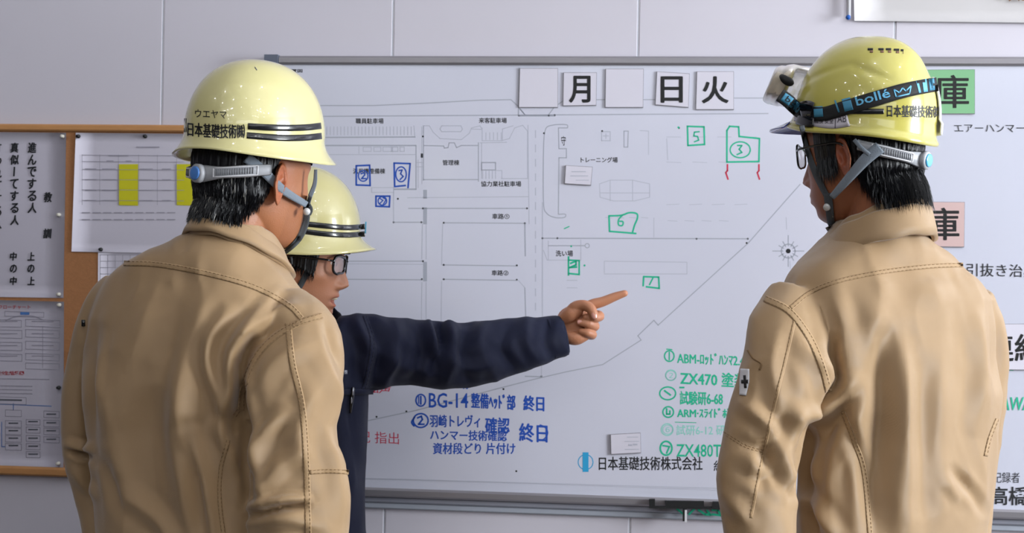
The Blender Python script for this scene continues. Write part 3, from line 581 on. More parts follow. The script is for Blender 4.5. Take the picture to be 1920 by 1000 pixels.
wline(g, [(256, 276), (298, 276)], 2, o3); wline(g, [(204, 292), (240, 292)], 2, o3); wline(g, [(200, 302), (212, 302)], 1.6, o3); wline(g, [(236, 302), (246, 302)], 1.6, o3)
gy.parts('yellow_column', 'yellow', rfo); g.obj('form_print', 'pale', rfo, smooth=False, kind='stuff')
rlo = sheet([(184, 468), (440, 470), (440, 640), (183, 640)], 'paper', 'lower white table sheet tucked under the yellow-column form', off=.0145)
g = MB()
for k in range(7): wline(g, [(188 + 14 * k, 478), (188 + 14 * k, 560)], .8, .0158)
for k in range(7): wline(g, [(188, 478 + 12 * k), (300, 478 + 12 * k)], .8, .0158)
g.obj('table_print', 'pale', rlo, smooth=False, kind='stuff')
rsm = sheet([(134, 658), (300, 658), (300, 780), (133, 775)], 'paper', 'narrow strip of white paper beside the left man\'s sleeve', off=.0145)
g = MB(); wline(g, [(140, 700), (290, 700)], 1, .0158); g.obj('table_print', 'pale', rsm, smooth=False)
def pin(x, y, m, label, off, r=.0042, name='push_pin'):
    c = wp(x, y, off); e = empty(name, c, label, 'pin')
    V, F = tube([c, c + WN * .003, c + WN * .005], [r, r, r * .55], m=14); obj('pin_head', V, F, m, e)
    V, F = tube([c + WN * .0048, c + WN * .009, c + WN * .0095], [r * .5, r * .8, r * .4], m=14); obj('pin_grip', V, F, m, e); return e
pin(148, 256, 'pin', 'black push pin at the upper left corner of the yellow-column form', .017); pin(273, 256, 'pin', 'black push pin at the top edge of the yellow-column form', .017)
pin(190, 468, 'pin', 'black push pin where the form overlaps the table sheet', .0165); pin(139, 661, 'pin', 'black push pin on the narrow paper strip', .016); pin(111, 727, 'pin', 'black push pin on the right side of the flow chart notice', .016)
pin(118, 256, 'clearpin', 'pale push pin at the upper right corner of the calligraphy notice', .016); pin(111, 403, 'clearpin', 'pale push pin halfway down the calligraphy notice', .016); pin(111, 552, 'clearpin', 'pale push pin at the lower right corner of the calligraphy notice', .016)
pin(112, 572, 'clearpin', 'pale push pin at the upper right corner of the flow chart notice', .016); pin(110, 869, 'clearpin', 'pale push pin at the lower right corner of the flow chart notice', .016)
# vinyl sheet hanging above the board, upper right
rb = sheet([(1596, -260), (2150, -260), (2150, 45), (1602, 39)], 'cloth', 'grey vinyl sheet hanging on the wall at the upper right corner', off=.006, th=.0015, wave=.006, name='vinyl_sheet', cat='sheet')
V, F = tube([wp(1592, -260, .012), wp(1591, 30, .012)], .0045, m=12); obj('rolled_edge', V, F, 'white', rb)
g = MB(); wtext(g, '安全', 1890, -55, 1940, 3, .02, offset=.02); g.obj('printed_lettering', 'brownprint', rb, smooth=False)
pin(1590, 33, 'bluepin', 'blue push pin at the lower left corner of the vinyl sheet', .016, r=.005)
# ------------------------------------------------------------ people
def frame(c, yaw, pitch=0.0, roll=0.0, s=1.0):
    """local x = right, y = forward, z = up; yaw turns forward from +Y towards +X"""
    m = Matrix.Rotation(-yaw, 3, 'Z') @ Matrix.Rotation(-pitch, 3, 'X') @ Matrix.Rotation(roll, 3, 'Y')
    m = np.array(m); c = np.array(c, float)
    return lambda P: (np.asarray(P, float) * s) @ m.T + c, m
def ss(x, a, b): t = np.clip((x - a) / (b - a), 0, 1); return t * t * (3 - 2 * t)
def gau(x, s): return np.exp(-(x / s) ** 2)
HZ = [(.114, .006, -.020, .014), (.108, .034, -.052, .040), (.090, .060, -.077, .059), (.062, .081, -.092, .071), (.032, .090, -.099, .0765), (.005, .089, -.099, .0765), (-.022, .087, -.092, .0725), (-.045, .086, -.079, .068),
      (-.068, .085, -.062, .0625), (-.088, .082, -.032, .0545), (-.103, .077, -.004, .044), (-.112, .069, .016, .030), (-.117, .058, .032, .012)]
def skull(grow=0.0, n=70, m=120, mouth=0.0):
    T = crom([(z, f, b, h) for z, f, b, h in HZ], n); a = np.linspace(0, 2 * np.pi, m, endpoint=False); rings = []
    for z, f, b, h in T:
        cx, sy = sell(a, 2.25); f += grow; b -= grow; h += grow
        cy = (f + b) / 2 * .55 + 0.0; y = np.where(sy > 0, cy + sy * (f - cy), cy + sy * (cy - b)); x = cx * h
        rings.append(np.c_[x, y, np.full(m, z + (grow if z > .1 else 0))])
    V, F = loft(rings)
    if grow == 0:
        x, y, z = V.T; fr = ss(y, .0, .045); ax = np.abs(x); d = np.zeros(len(V))
        # nose
        pn = np.interp(z, [-.058, -.052, -.046, -.040, -.033, -.02, -.005, .008, .018], [0, .004, .017, .0245, .0235, .0165, .009, .004, 0]); sg = np.interp(z, [-.05, -.038, -.02, .01], [.0125, .0105, .0085, .0065])
        d += pn * gau(x, sg) + .009 * gau(ax - .0135, .006) * gau(z + .043, .0075)
        d -= .004 * gau(ax - .0065, .0035) * gau(z + .0515, .003)
        d += .0055 * gau(x, .022) * gau(z + .0635, .006) + .0065 * gau(x, .019) * gau(z + .0755 + mouth, .0055) - .0035 * gau(x, .016) * gau(z + .0695 + mouth * .4, .0022)
        d -= .0030 * gau(x, .004) * gau(z + .057, .005) + .003 * gau(x, .024) * gau(z + .0875, .005); d += .005 * gau(x, .018) * gau(z + .101, .009) + .006 * gau(x, .034) * gau(z + .070, .018)
        d -= .0105 * gau(ax - .031, .0145) * gau(z - .002, .0105); d += .0065 * gau(ax - .032, .0115) * gau(z + .001, .0075); d += .004 * gau(ax - .028, .022) * gau(z - .019, .007)
        d += .004 * gau(ax - .052, .014) * gau(z + .028, .014); d -= .003 * gau(ax - .052, .012) * gau(z + .068, .016)
        if mouth: d -= .015 * gau(x, .020) * gau(z + .0700 + mouth * .45, .0035 + mouth * .5) ** 1
        V = V + np.c_[np.zeros_like(d), d * fr, np.zeros_like(d)]
        V[:, 0] += np.sign(x) * fr * .0035 * gau(ax - .060, .012) * gau(z + .026, .014)
    return V, F
def ear(side):
    """ear in head space, one closed shell"""
    n, m = 15, 26; top = []; 
    a = np.linspace(0, 2 * np.pi, m, endpoint=False)
    for i in range(n):
        q = i / (n - 1); u = np.cos(a) * q; v = np.sin(a) * q
        wdt = np.where(v > 0, .0185 * (1 - .12 * v), .0185 * (1 + .42 * v)); U = u * wdt + .003 * v; Vv = v * .033
        rim = .006 * gau(q - .86, .13) * np.where(v < -.5, .35, 1); inner = .0035 * gau(q - .50, .12) * (u < .3) - .005 * gau(q - .15, .25)
        hgt = rim + inner + .003 * (q < .97) + .004 * q * np.where(u < 0, 1, 0) * -u
        tr = .006 * gau(np.hypot(U - .012, Vv + .004), .006)
        top.append(np.c_[U, Vv, hgt + tr])
    back = [np.c_[r[:, 0] * s, r[:, 1] * s, np.full(m, -.004) + 0 * r[:, 0]] for r, s in ((top[-1], .97), (top[-1], .6), (top[-1], .2))]
    V, F = loft(top + back); V = V * [1.02, 1.02, 1]
    # ear plane: u -> forward (y), v -> up (z), w -> outwards (x); flare outwards at the rear
    fl = R(24); x = V[:, 2] * math.cos(fl) - V[:, 0] * math.sin(fl); y = V[:, 2] * -math.sin(fl) + V[:, 0] * math.cos(fl); z = V[:, 1] + V[:, 0] * .22
    P = np.c_[side * (.0795 + x), -.008 + y, -.017 + z]
    return (P, F if side > 0 else [f[::-1] for f in F])
HAIRCUT = {}
def make_head(fr, tilt_neck, mouth=0.0, vox=.0017):
    nk = crom([(0, -.020, -.035, .058), (tilt_neck[0] * .4, -.035 + tilt_neck[1] * .4, -.09, .059), (tilt_neck[0], -.030 + tilt_neck[1], -.14, .056), (tilt_neck[0] * 1.3, -.016 + tilt_neck[1] * 1.3, -.19, .050)], 14)
    neck = tube(nk[:, :3], nk[:, 3], m=32, ref=(0, 1, 0), flat=1.0)
    V, F = remesh([skull(mouth=mouth), ear(1), ear(-1), neck], vox, 3)
    x, y, z = V.T; ax = np.abs(x)
    t = np.ones((len(V), 3))
    lip = (gau(x, .021) ** 2) * (np.exp(-((z + .0700 + mouth * .4) / (.0085 + mouth * .6)) ** 4)) * (y > .07); lip = np.clip(lip * 1.5, 0, 1)[:, None]
    t = t * (1 - lip) + lip * np.array([.98, .58, .56])
    beard = (gau(z + .085, .03) * (y > .02) * .10)[:, None]; t *= 1 - beard * np.array([1, .9, .7])
    red = (gau(ax - .082, .012) * gau(y + .01, .03) * gau(z + .015, .05))[:, None]; t *= 1 - red * np.array([-.05, .22, .22])
    brow = (gau(ax - .032, .016) * gau(z - .0215, .0042) * (y > .05))[:, None]; t *= 1 - brow * .85
    return V, F, t
def paint(o, t):
    ca = o.data.color_attributes.new('tint', 'FLOAT_COLOR', 'POINT'); n = len(o.data.vertices); c = np.ones((n, 4)); c[:len(t), :3] = t; ca.data.foreach_set('color', c.ravel())
def hair_part(V, F, fr, mask, parent, thick=.010, strands=1600, slen=(.014, .03), grey=0.0, droop=.25, name='hair', msk_str=None, jag=.004):
    N = vnormals(V, F); x, y, z = V.T
    m = mask(x, y, z + jag * np.sin(x * 900 + 3 * np.sin(y * 500)) * .5 + jag * .5 * np.sin(y * 1300 + x * 700))
    m = m * (1 - ss(np.abs(x), .0800, .0825) * ss(z, -.060, -.055) * ss(-z, -.026, -.020) * ss(y, -.034, -.030))
    m = m * (1 - gau(np.abs(x) - .082, .010) * gau(y + .010, .019) * np.exp(-((z + .018) / .034) ** 4))
    an = np.arctan2(x, -y); on = m > .02; groove = .0012 * vnoise(np.c_[an * 34, z * 26, 0 * z], 3) + .0009 * vnoise(np.c_[an * 90, z * 45, 0 * z], 5)
    P = V + N * (.0012 + (thick * (1 - .68 * ss(z, -.034, -.012)) + groove * 1.4) * np.clip(m, 0, 1))[:, None]; P[:, 2] -= np.clip(m, 0, 1) * thick * .2
    idx = -np.ones(len(V), int); keep = [f for f in F if all(on[f])]
    used = np.unique(np.concatenate([np.array(f) for f in keep])); idx[used] = np.arange(len(used))
    HV = P[used]; HF = [[int(idx[i]) for i in f] for f in keep]; h = obj(name, fr(HV), HF, 'hair', parent)
    # loose strands
    cand = np.where((m > .05) & (z < -.006))[0]; wgt = (1.15 - np.clip(m[cand], 0, 1)) + .25; wgt /= wgt.sum(); pick = rng.choice(cand, strands, p=wgt)
    SV = []; SF = []; GV = []; GF = []
    for k in pick:
        p = P[k] - N[k] * .001; nn = N[k]; dn = np.array([rng.normal(0, .12), -.10 + rng.normal(0, .1), -1.0]); dn = dn - nn * (dn @ nn) * .9 + nn * droop * rng.uniform(.3, 1.2); dn /= np.linalg.norm(dn)
        L = rng.uniform(*slen); s = np.cross(dn, nn); s /= np.linalg.norm(s) + 1e-9; r = .0006
        q = p + dn * L * .55 + nn * .0012; e = p + dn * L + nn * rng.uniform(-.001, .002)
        T = [p - s * r, p + s * r, p + nn * r * 1.5, q - s * r * .7, q + s * r * .7, q + nn * r, e]
        isg = rng.random() < grey * (1.3 - min(m[k], 1)); tv, tf = (GV, GF) if isg else (SV, SF); b = len(tv); tv += T
        tf += [(b, b + 1, b + 4, b + 3), (b + 1, b + 2, b + 5, b + 4), (b + 2, b, b + 3, b + 5), (b + 3, b + 4, b + 6), (b + 4, b + 5, b + 6), (b + 5, b + 3, b + 6)]
    obj('hair_strands', fr(SV), SF, 'hair', h, smooth=False, kind='stuff')
    if GV: obj('grey_strands', fr(GV), GF, 'greyhair', h, smooth=False, kind='stuff', label='short grey hairs')
    return h
# ---- clothing
def tring(cx, cy_px, hw_px, d, yaw, ratio, e=2.5, m=64, dy=0.0):
    c = pt(cx, cy_px, d); hw = hw_px / FP * d; a = hw / math.sqrt(math.cos(yaw) ** 2 + (ratio * math.sin(yaw)) ** 2); b = a * ratio
    t = np.linspace(0, 2 * np.pi, m, endpoint=False); x, y = sell(t, e)
    Rr = np.array([math.cos(yaw), -math.sin(yaw), 0]); Fw = np.array([math.sin(yaw), math.cos(yaw), 0])
    return c + np.outer(x * a, Rr) + np.outer(y * b, Fw)
def torso(rows, d, yaw, n=60):
    """rows: py, left px, right px, ratio, depth shift"""
    T = crom([(r[0], (r[1] + r[2]) / 2, (r[2] - r[1]) / 2, r[3], r[4] if len(r) > 4 else 0) for r in rows], n)
    return loft([tring(c, py, hw, d + dd, yaw, q) for py, c, hw, q, dd in T])
def limb(rows, n=40, m=40, flat=.85, ref=(0, 1, 0)):
    """rows: px, py, depth, radius px"""
    P = crom([tuple(pt(r[0], r[1], r[2])) + (r[3] / FP * r[2],) for r in rows], n)
    return tube(P[:, :3], P[:, 3], m=m, flat=flat, ref=ref, round_end=False)
def segdist(px, py, path):
    """distance in pixels to a polyline, and position along it 0..1"""
    P = crom(path, max(10, len(path) * 5)); best = np.full(len(px), 1e9); pos = np.zeros(len(px)); sgn = np.zeros(len(px)); L = len(P) - 1
    for i in range(L):
        a, b = P[i], P[i + 1]; ab = b - a; l2 = ab @ ab + 1e-9; t = np.clip(((px - a[0]) * ab[0] + (py - a[1]) * ab[1]) / l2, 0, 1)
        dx = px - a[0] - t * ab[0]; dy = py - a[1] - t * ab[1]; d = np.hypot(dx, dy); u = d < best; best[u] = d[u]; pos[u] = (i + t[u]) / L; sgn[u] = np.sign(ab[0] * dy[u] - ab[1] * dx[u])
    return best, pos, sgn
def fold(V, F, folds, noise=.0012, seed=0, K=2.0, rid=.0070):
    N = vnormals(V, F); N2 = N.copy(); px, py = to_px(V); face = ss(-N[:, 1], -.05, .35); D = np.zeros(len(V))
    for path, amp, wd in folds:
        d, t, sg = segdist(px, py, path); tp = np.sin(np.pi * np.clip(t * .92 + .04, 0, 1)) ** .55
        q = d / wd; D += K * amp * .001 * (np.exp(-np.abs(q) ** 1.5) - .3 * np.exp(-((q - 1.8) / .8) ** 2)) * tp * face
    x, y, z = V.T; r = np.random.default_rng(seed); nz = np.zeros(len(V))
    for k in range(9):
        f = r.uniform(14, 60); ph = r.uniform(0, 6.3, 3); dirx = r.normal(0, 1, 2); dirx /= np.linalg.norm(dirx); wob = .35 * np.sin(z * r.uniform(8, 20) + ph[1]) + .2 * np.sin(x * 25 + ph[2])
        nz += np.sin(f * (dirx[0] * x + dirx[1] * y) + f * .25 * z * r.normal() + 6 * wob + ph[0]) / (f / 20) ** .7
    W = V + .02 * np.c_[vnoise(V * 9, seed + 1), vnoise(V * 9, seed + 2), vnoise(V * 9, seed + 3)]
    n1 = vnoise(W * [11, 11, 3.6], seed + 4); n2 = vnoise((W + .3) * [20, 20, 7.5] + W[:, 2:3] * 5, seed + 5); n3 = vnoise(W * [38, 38, 17], seed + 6)
    D += noise * nz * .5 + rid * (.55 - np.abs(n1) * 1.3) + rid * .45 * (.5 - np.abs(n2) * 1.2) + rid * .2 * n3
    return V + N * D[:, None]
def seam_line(tree, parent, path, width, d, m='khakiseam', th='thread', n=None, raised=.0011, rows=(-.5, .5), label=None, pucker=.0005):
    L = np.linalg.norm(np.diff(np.array(path, float), axis=0), axis=1).sum(); n = n or max(8, int(L / 4))
    V, F = drape(tree, path, width, raised, d, n=n, k=5, pucker=.35)
    s = obj('seam', V, F, m, parent); tb = bvh((V, F)); mb = MB()
    for r_ in rows: stitches(mb, bvh2(tree, tb), path, width * r_ * .62, d, off=.0004)
    if mb.n: mb.obj('stitching', th, s, kind='stuff')
    return s
class bvh2:
    def __init__(s, *t): s.t = t
    def ray_cast(s, o, r):
        b = (None, None, None, 1e9)
        for t in s.t:
            h = t.ray_cast(o, r)
            if h[0] is not None and h[3] < b[3]: b = h
        return b
def plain_stitch(tree, parent, path, d, side=(0,), m='thread'):
    mb = MB(); 
    for q in side: stitches(mb, tree, path, q, d, off=.0005)
    if mb.n: return mb.obj('stitching', m, parent, kind='stuff')
def collar(parent, c, d, yaw, a, b, slope, h, flare=.012, th=.0035, m='khaki', name='collar', gap=None, drop=.0, side_slope=0.0, n=90, rowsl=2, wob=.0015):
    """standing collar: ring about the neck, falls with slope towards the front"""
    fr, _ = frame(pt(c[0], c[1], d), yaw); T = np.linspace(0, 2 * np.pi, n, endpoint=False); prof = [(flare * 1.0, -h * .55 - drop), (flare * .8, -h * .25), (flare * .35, h * .15), (0, h * .44), (-th * .5, h * .5), (-th, h * .44), (-th + flare * .2, -h * .1), (-th + flare * .3, -h * .6 - drop)]
    rings = []
    for t in T:
        x, y = math.cos(t), math.sin(t); base = np.array([x * a, y * b, -slope * y * b - side_slope * x * a + wob * math.sin(9 * t)]); out = np.array([x, y, 0]); hh = 1 - .25 * max(0, y) ** 2
        rings.append(np.array([base + out * o + np.array([0, 0, z * hh]) for o, z in prof]))
    k = len(prof); V = np.vstack(rings); F = []
    for i in range(n):
        j = (i + 1) % n
        for q in range(k): F.append((i * k + q, j * k + q, j * k + (q + 1) % k, i * k + (q + 1) % k))
    V = fr(V); return obj(name, V, F, m, parent), (V, F)
# ---- helmet
def helmet(name, c, yaw, pitch, roll, m, label, style):
    fr, mt = frame(c, yaw, pitch, roll); A, B = (.1030, .1185) if style != 'vent' else (.1005, .1165)
    n = 46; k = 120; a = np.linspace(0, 2 * np.pi, k, endpoint=False); rings = []; zt = .187 if style != 'vent' else .178; zb = .052
    rows = []
    if style != 'vent':
        for t, e in zip(np.linspace(0, 1, 9), range(9)):      # flared brim up to the dome
            zz = .021 + (zb + .012 - .021) * t; fl = .0165 * (1 - t) ** 2.0
            rows.append((zz, A - .002 + fl, B - .002 + fl, (1 - t)))
        for s in np.linspace(0.02, 1, n):
            ang = s * math.pi / 2; rows.append((zb + .012 + (zt - zb - .012) * math.sin(ang) ** .96, (A - .002) * math.cos(ang) ** .86 + .0005, (B - .002) * math.cos(ang) ** .86 + .0005, 0))
    else:
        for t in np.linspace(0, 1, 9):
            zz = .021 + (zb - .021) * t; fl = .004 * math.exp(-((t - .12) / .16) ** 2) + .004 * (1 - t)
            rows.append((zz, A + fl, B + fl, (1 - t)))
        for s in np.linspace(0.02, 1, n):
            ang = s * math.pi / 2; rows.append((zb + (zt + .003 - zb) * math.sin(ang) ** .98, A * math.cos(ang) ** .80 + .0005, B * math.cos(ang) ** .80 + .0005, 0))
    for zz, aa, bb, br in rows:
        x, y = sell(a, 2.15); cy, sy = np.cos(a), np.sin(a)
        frt = np.clip(sy, 0, 1) ** 3; bk = np.clip(-sy, 0, 1) ** 3
        X = x * aa; Y = y * bb + (frt * .016 * br ** 1.5 if style != 'vent' else frt * .010 * br ** 1.5)
        Z = zz + br * (.014 * frt + .010 * bk if style != 'vent' else .018 * frt - .006 * bk - .0 * cy)
        if style == 'vent':
            zn = (zz - zb) / (zt - zb); ridge = .0085 * gau(X, .040) ** 2 * ss(zn, .62, .80); ridge = ridge * ss(Y, -.098, -.088) * (1 - ss(Y, .07, .11)); Z = Z + ridge * ss(zn, .6, .7)
            sw = gau(np.abs(X) - .088 + .25 * (Z - .10), .006) * 0
            gr = (.0030) * np.exp(-((Z - (.135 - .35 * np.abs(Y + .01))) / .006) ** 2) * (np.abs(X) > .03) * ss(Y, -.11, -.05)
            X = X - np.sign(X) * gr * .9; 
        rings.append(np.c_[X, Y, Z])
    outer = rings; inner = [np.c_[r[:, 0] * .965, r[:, 1] * .965, r[:, 2] - .003 * min(1, i / 8)] for i, r in enumerate(rings[::-1])]
    inner = inner[:1] and [np.c_[r[:, 0] * .962, r[:, 1] * .962, r[:, 2] - (.003 if i < len(rings) - 1 else 0)] for i, r in enumerate(rings[::-1])]
    V = np.vstack(outer + inner); mm = k; nr = len(outer) + len(inner); F = grid_faces(nr, mm, True); F += [tuple((nr - 1) * mm + j for j in range(0))] and []
    # close lip between last inner ring and first outer ring
    F += [((nr - 1) * mm + j, (nr - 1) * mm + (j + 1) % mm, (j + 1) % mm, j) for j in range(mm)]
    e = empty(name, fr([[0, 0, .10]])[0], label, 'helmet')
    sh = obj('shell', fr(V), F, m, e)
    # dark inner suspension and sweat liner
    lin_r = []
    for zz, s in ((.012, .90), (.035, .93), (.075, .92), (.11, .80), (.135, .55), (.142, .1)): lin_r.append(np.c_[np.cos(a) * (A - .006) * s, np.sin(a) * (B - .008) * s, np.full(k, zz + .012)])
    Vl = fr(np.vstack(lin_r)); obj('suspension', Vl, grid_faces(6, k, True), 'liner', e)
    return e, fr, bvh((fr(V), F)), sh
def headband(e, fr, ang0=150, ang1=390, knob='bluebutton', z0=.020, zdrop=-.012, h=.027, A=.090, B=.1085, wing=(.45, .9)):
    """grey size adjuster round the back of the head with a knob"""
    n = 60; T = np.linspace(R(180 + 22), R(360 - 22), n); V = []; c = .0
    for i, t in enumerate(T):
        q = abs(math.degrees(t) - 270) / 82; zc = zdrop + (z0 - zdrop) * q ** 1.6; hh = h * (.62 + .38 * math.exp(-(q / .22) ** 2) + .12 * math.exp(-((q - .55) / .2) ** 2)); o = np.array([math.cos(t), math.sin(t)])
        for dr, dz in ((0, -.5), (.0035, -.42), (.0042, 0), (.0035, .42), (0, .5), (-.0015, 0)):
            V.append((o[0] * (A + dr), o[1] * (B + dr), zc + hh * dz))
    F = []
    for i in range(n - 1):
        for q in range(6): F.append((i * 6 + q, (i + 1) * 6 + q, (i + 1) * 6 + (q + 1) % 6, i * 6 + (q + 1) % 6))
    F += [tuple(range(6))[::-1], tuple((n - 1) * 6 + q for q in range(6))]
    b = obj('adjuster_band', fr(V), F, 'greyplastic', e)
    for sgn in (-1, 1):                       # recessed rack of fine ribs in a slot on each wing
        mb = MB(); ts = np.linspace(270 + sgn * 20, 270 + sgn * 52, 16)
        for t in ts:
            q = abs(t - 270) / 82; zc = zdrop + (z0 - zdrop) * q ** 1.6; t = R(t); o = np.array([math.cos(t), math.sin(t), 0]); p = np.array([o[0] * (A + .0045), o[1] * (B + .0045), zc])
            mb.add(*tube(fr([p + [0, 0, -.0048], p + [0, 0, .0048]]), .0008, m=6))
        mb.obj('rack_teeth', 'midgrey', b, kind='stuff')
        q0 = []
        for t in np.linspace(270 + sgn * 17, 270 + sgn * 56, 12):
            q = abs(t - 270) / 82; zc = zdrop + (z0 - zdrop) * q ** 1.6; t = R(t); q0.append(np.array([math.cos(t) * (A + .0042), math.sin(t) * (B + .0042), zc]))
        q0 = np.array(q0); loop = np.vstack([q0 + [0, 0, .0068], q0[::-1] - [0, 0, .0068], q0[:1] + [0, 0, .0068]]); V_, F_ = tube(fr(loop), .0011, m=8); obj('slot_rim', V_, F_, 'white', b)
    c0 = np.array([0, -(B + .003), zdrop]); V_, F_ = tube(fr([c0, c0 - [0, .007, 0], c0 - [0, .009, 0]]), [.0148, .0148, .012], m=28, flat=1, ref=(0, 0, 1)); kn = obj('knob_housing', V_, F_, 'greyplastic', e)
    V_, F_ = tube(fr([c0 - [0, .0085, 0], c0 - [0, .011, 0], c0 - [0, .0115, 0]]), [.0108, .0105, .008], m=28, ref=(0, 0, 1)); obj('knob', V_, F_, knob, kn, label='round blue adjuster knob')
    return b
def glasses(fr, label, lensm='lens', y=.099, z=.001, pd=.034, rw=.0265, rh=.0185, ty=-.012, thick=.0018):
    e = empty('eyeglasses', fr([[0, y, z]])[0], label, 'glasses')
    for s in (-1, 1):
        a = np.linspace(0, 2 * np.pi, 40, endpoint=False); x, v = sell(a, 3.2); P = np.c_[s * pd + x * rw, y - .16 * np.abs(s * pd + x * rw) * .35 - .0075 * (np.abs(s * pd + x * rw) / .05) ** 2, z + v * rh * (1 + .05 * np.sign(s * x))]
        V, F = tube(fr(np.vstack([P, P[:2]])), thick, m=8); obj('rim', V, F, 'frameblack', e)
        Lp = np.vstack([fr(P * 1.0), fr(P + [0, -.0012, 0])]); obj('lens', Lp, [tuple(range(40)), tuple(range(79, 39, -1))] + [(i, i + 40, (i + 1) % 40 + 40, (i + 1) % 40) for i in range(40)], lensm, e, smooth=False)
        xo = s * (pd + rw); T = crom([(xo, y - .014, z + .007), (s * .074, y - .030, z + .008), (s * .081, .03, z + .008), (s * .0835, ty + .01, z + .006), (s * .083, ty - .008, z - .008)], 24)
        V, F = tube(fr(T), .0019, m=8); obj('temple_arm', V, F, 'frameblack', e)
    V, F = tube(fr(crom([(-pd + rw, y - .001, z + .004), (0, y + .003, z + .008), (pd - rw, y - .001, z + .004)], 10)), .0017, m=8); obj('bridge', V, F, 'frameblack', e)
    return e
def eyes(parent, fr):
    for s in (-1, 1):
        c = np.array([s * .0315, .0665, .001]); V, F = ball(c, .0122); ob = obj('eyeball', fr(V), F, 'eyewhite', parent); V, F = tube(fr([c + [0, .0112, 0], c + [0, .0128, 0]]), [.0052, .0035], m=16); obj('iris', V, F, 'iris', ob)
# ---- hands
def hand_parts(side, fr, pose):
    """pose 'relaxed': fingers along -z from wrist at origin; local y = palm facing"""
    parts = []; P = lambda *q: fr(np.array(q, float))
    parts.append(tube(P((0, 0, .05), (0, 0, .0), (side * .002, .002, -.03), (side * .004, .003, -.07), (side * .004, .003, -.092)), [.026, .027, .034, .040, .034], n=14, m=24, flat=.45, ref=mt_y(fr)))
    for i, (x, l, r) in enumerate(((-.026, .072, .0088), (-.009, .080, .0092), (.009, .075, .0088), (.026, .060, .0078))):
        x *= -side; q = [(x * .8, .003, -.075), (x, .004, -.092), (x * 1.05, .012, -.092 - l * .42), (x * 1.03, .026, -.092 - l * .72), (x, .038, -.092 - l * .92)]
        parts.append(tube(P(*q), [r * 1.05, r * 1.05, r, r * .9, r * .75], n=14, m=14, round_end=True))
    parts.append(tube(P((-side * -.018, .008, -.015), (side * .038, .016, -.045), (side * .046, .026, -.075), (side * .044, .034, -.098)), [.014, .0125, .0105, .009], n=12, m=14, round_end=True))
    return parts
def mt_y(fr):
    a = fr([[0, 0, 0], [0, 1, 0]]); return a[1] - a[0]
def shoe(parent, x, y, yaw):
    fr, _ = frame((x, y, 0), yaw); e = obj('shoe', *upper(fr), 'leather', parent); rings = []
    a = np.linspace(0, 2 * np.pi, 40, endpoint=False)
    for z, s in ((0, .97), (.006, 1), (.022, 1), (.026, .95)): rings.append(np.c_[np.cos(a) * .047 * s * (1 + .1 * np.sin(a)), .055 + np.sin(a) * .145 * s, np.full(40, z)])
    V, F = loft(rings); obj('sole', fr(V), F, 'sole', e); return e
def upper(fr):
    rows = crom([(.024, .055, .142, .046), (.05, .052, .136, .044), (.075, .02, .10, .042), (.10, -.012, .066, .041), (.15, -.025, .054, .044), (.21, -.028, .056, .048)], 20); a = np.linspace(0, 2 * np.pi, 36, endpoint=False)
    return (lambda q: (fr(q[0]), q[1]))(loft([np.c_[np.cos(a) * r[3], r[1] + np.sin(a) * r[2], np.full(36, r[0])] for r in rows]))
def trousers(parent, cx, cy, yaw, zw, m='trouser', hw=.165, hd=.115):
    fr, _ = frame((cx, cy, 0), yaw); a = np.linspace(0, 2 * np.pi, 48, endpoint=False); parts = []
    rr = [np.c_[np.cos(a) * hw * s, np.sin(a) * hd * s, np.full(48, z)] for z, s in ((.80, .96), (.86, 1.02), (.93, 1.0), (zw, .93))]; parts.append(loft(rr))
    for s in (-1, 1):
        rows = crom([(s * .085, 0, .88, .095), (s * .092, .0, .70, .088), (s * .098, .01, .48, .066), (s * .10, -.01, .30, .062), (s * .10, -.015, .12, .058), (s * .10, -.01, .07, .062)], 26); parts.append(tube(rows[:, :3], rows[:, 3], m=28, ref=(0, 1, 0)))
    V, F = remesh(parts, .011, 4); x, y, z = V.T; N = vnormals(V, F); V = V + N * (.004 * np.sin(70 * z + 9 * x + 5 * y) * gau(z - .12, .1) + .003 * np.sin(45 * z + 20 * x) * gau(z - .5, .12))[:, None]
    obj('trousers', fr(V), F, m, parent); 
    for s in (-1, 1): q = fr([[s * .10, -.01, 0]])[0]; shoe(parent, q[0], q[1], yaw + s * .12)
def hidden_body(trs, arms, n=0):
    return trs + arms
def shrink_rows(rows, k): return [(r[0], (r[1] + r[2]) / 2 - (r[2] - r[1]) / 2 * k, (r[1] + r[2]) / 2 + (r[2] - r[1]) / 2 * k) + tuple(r[3:]) for r in rows]
def person(name, label, head, tn, d_body, sk, hair_kw, mouth=0.0, extra=()):
    fr, _ = head; V, F, t = make_head(fr, tn, mouth); c = fr([[0, 0, 0]])[0]
    W = fr(V); mb = MB(); mb.add(W, F); n0 = len(W)
    for p in extra: mb.add(*p)
    Va, Fa = mb.data(); b = obj(name, Va, Fa, sk, origin=(c[0], c[1], 0), label=label, cat='person')
    paint(b, t); eyes(b, fr)
    hair_part(V, F, fr, parent=b, **hair_kw)
    return b, fr, (W, F)

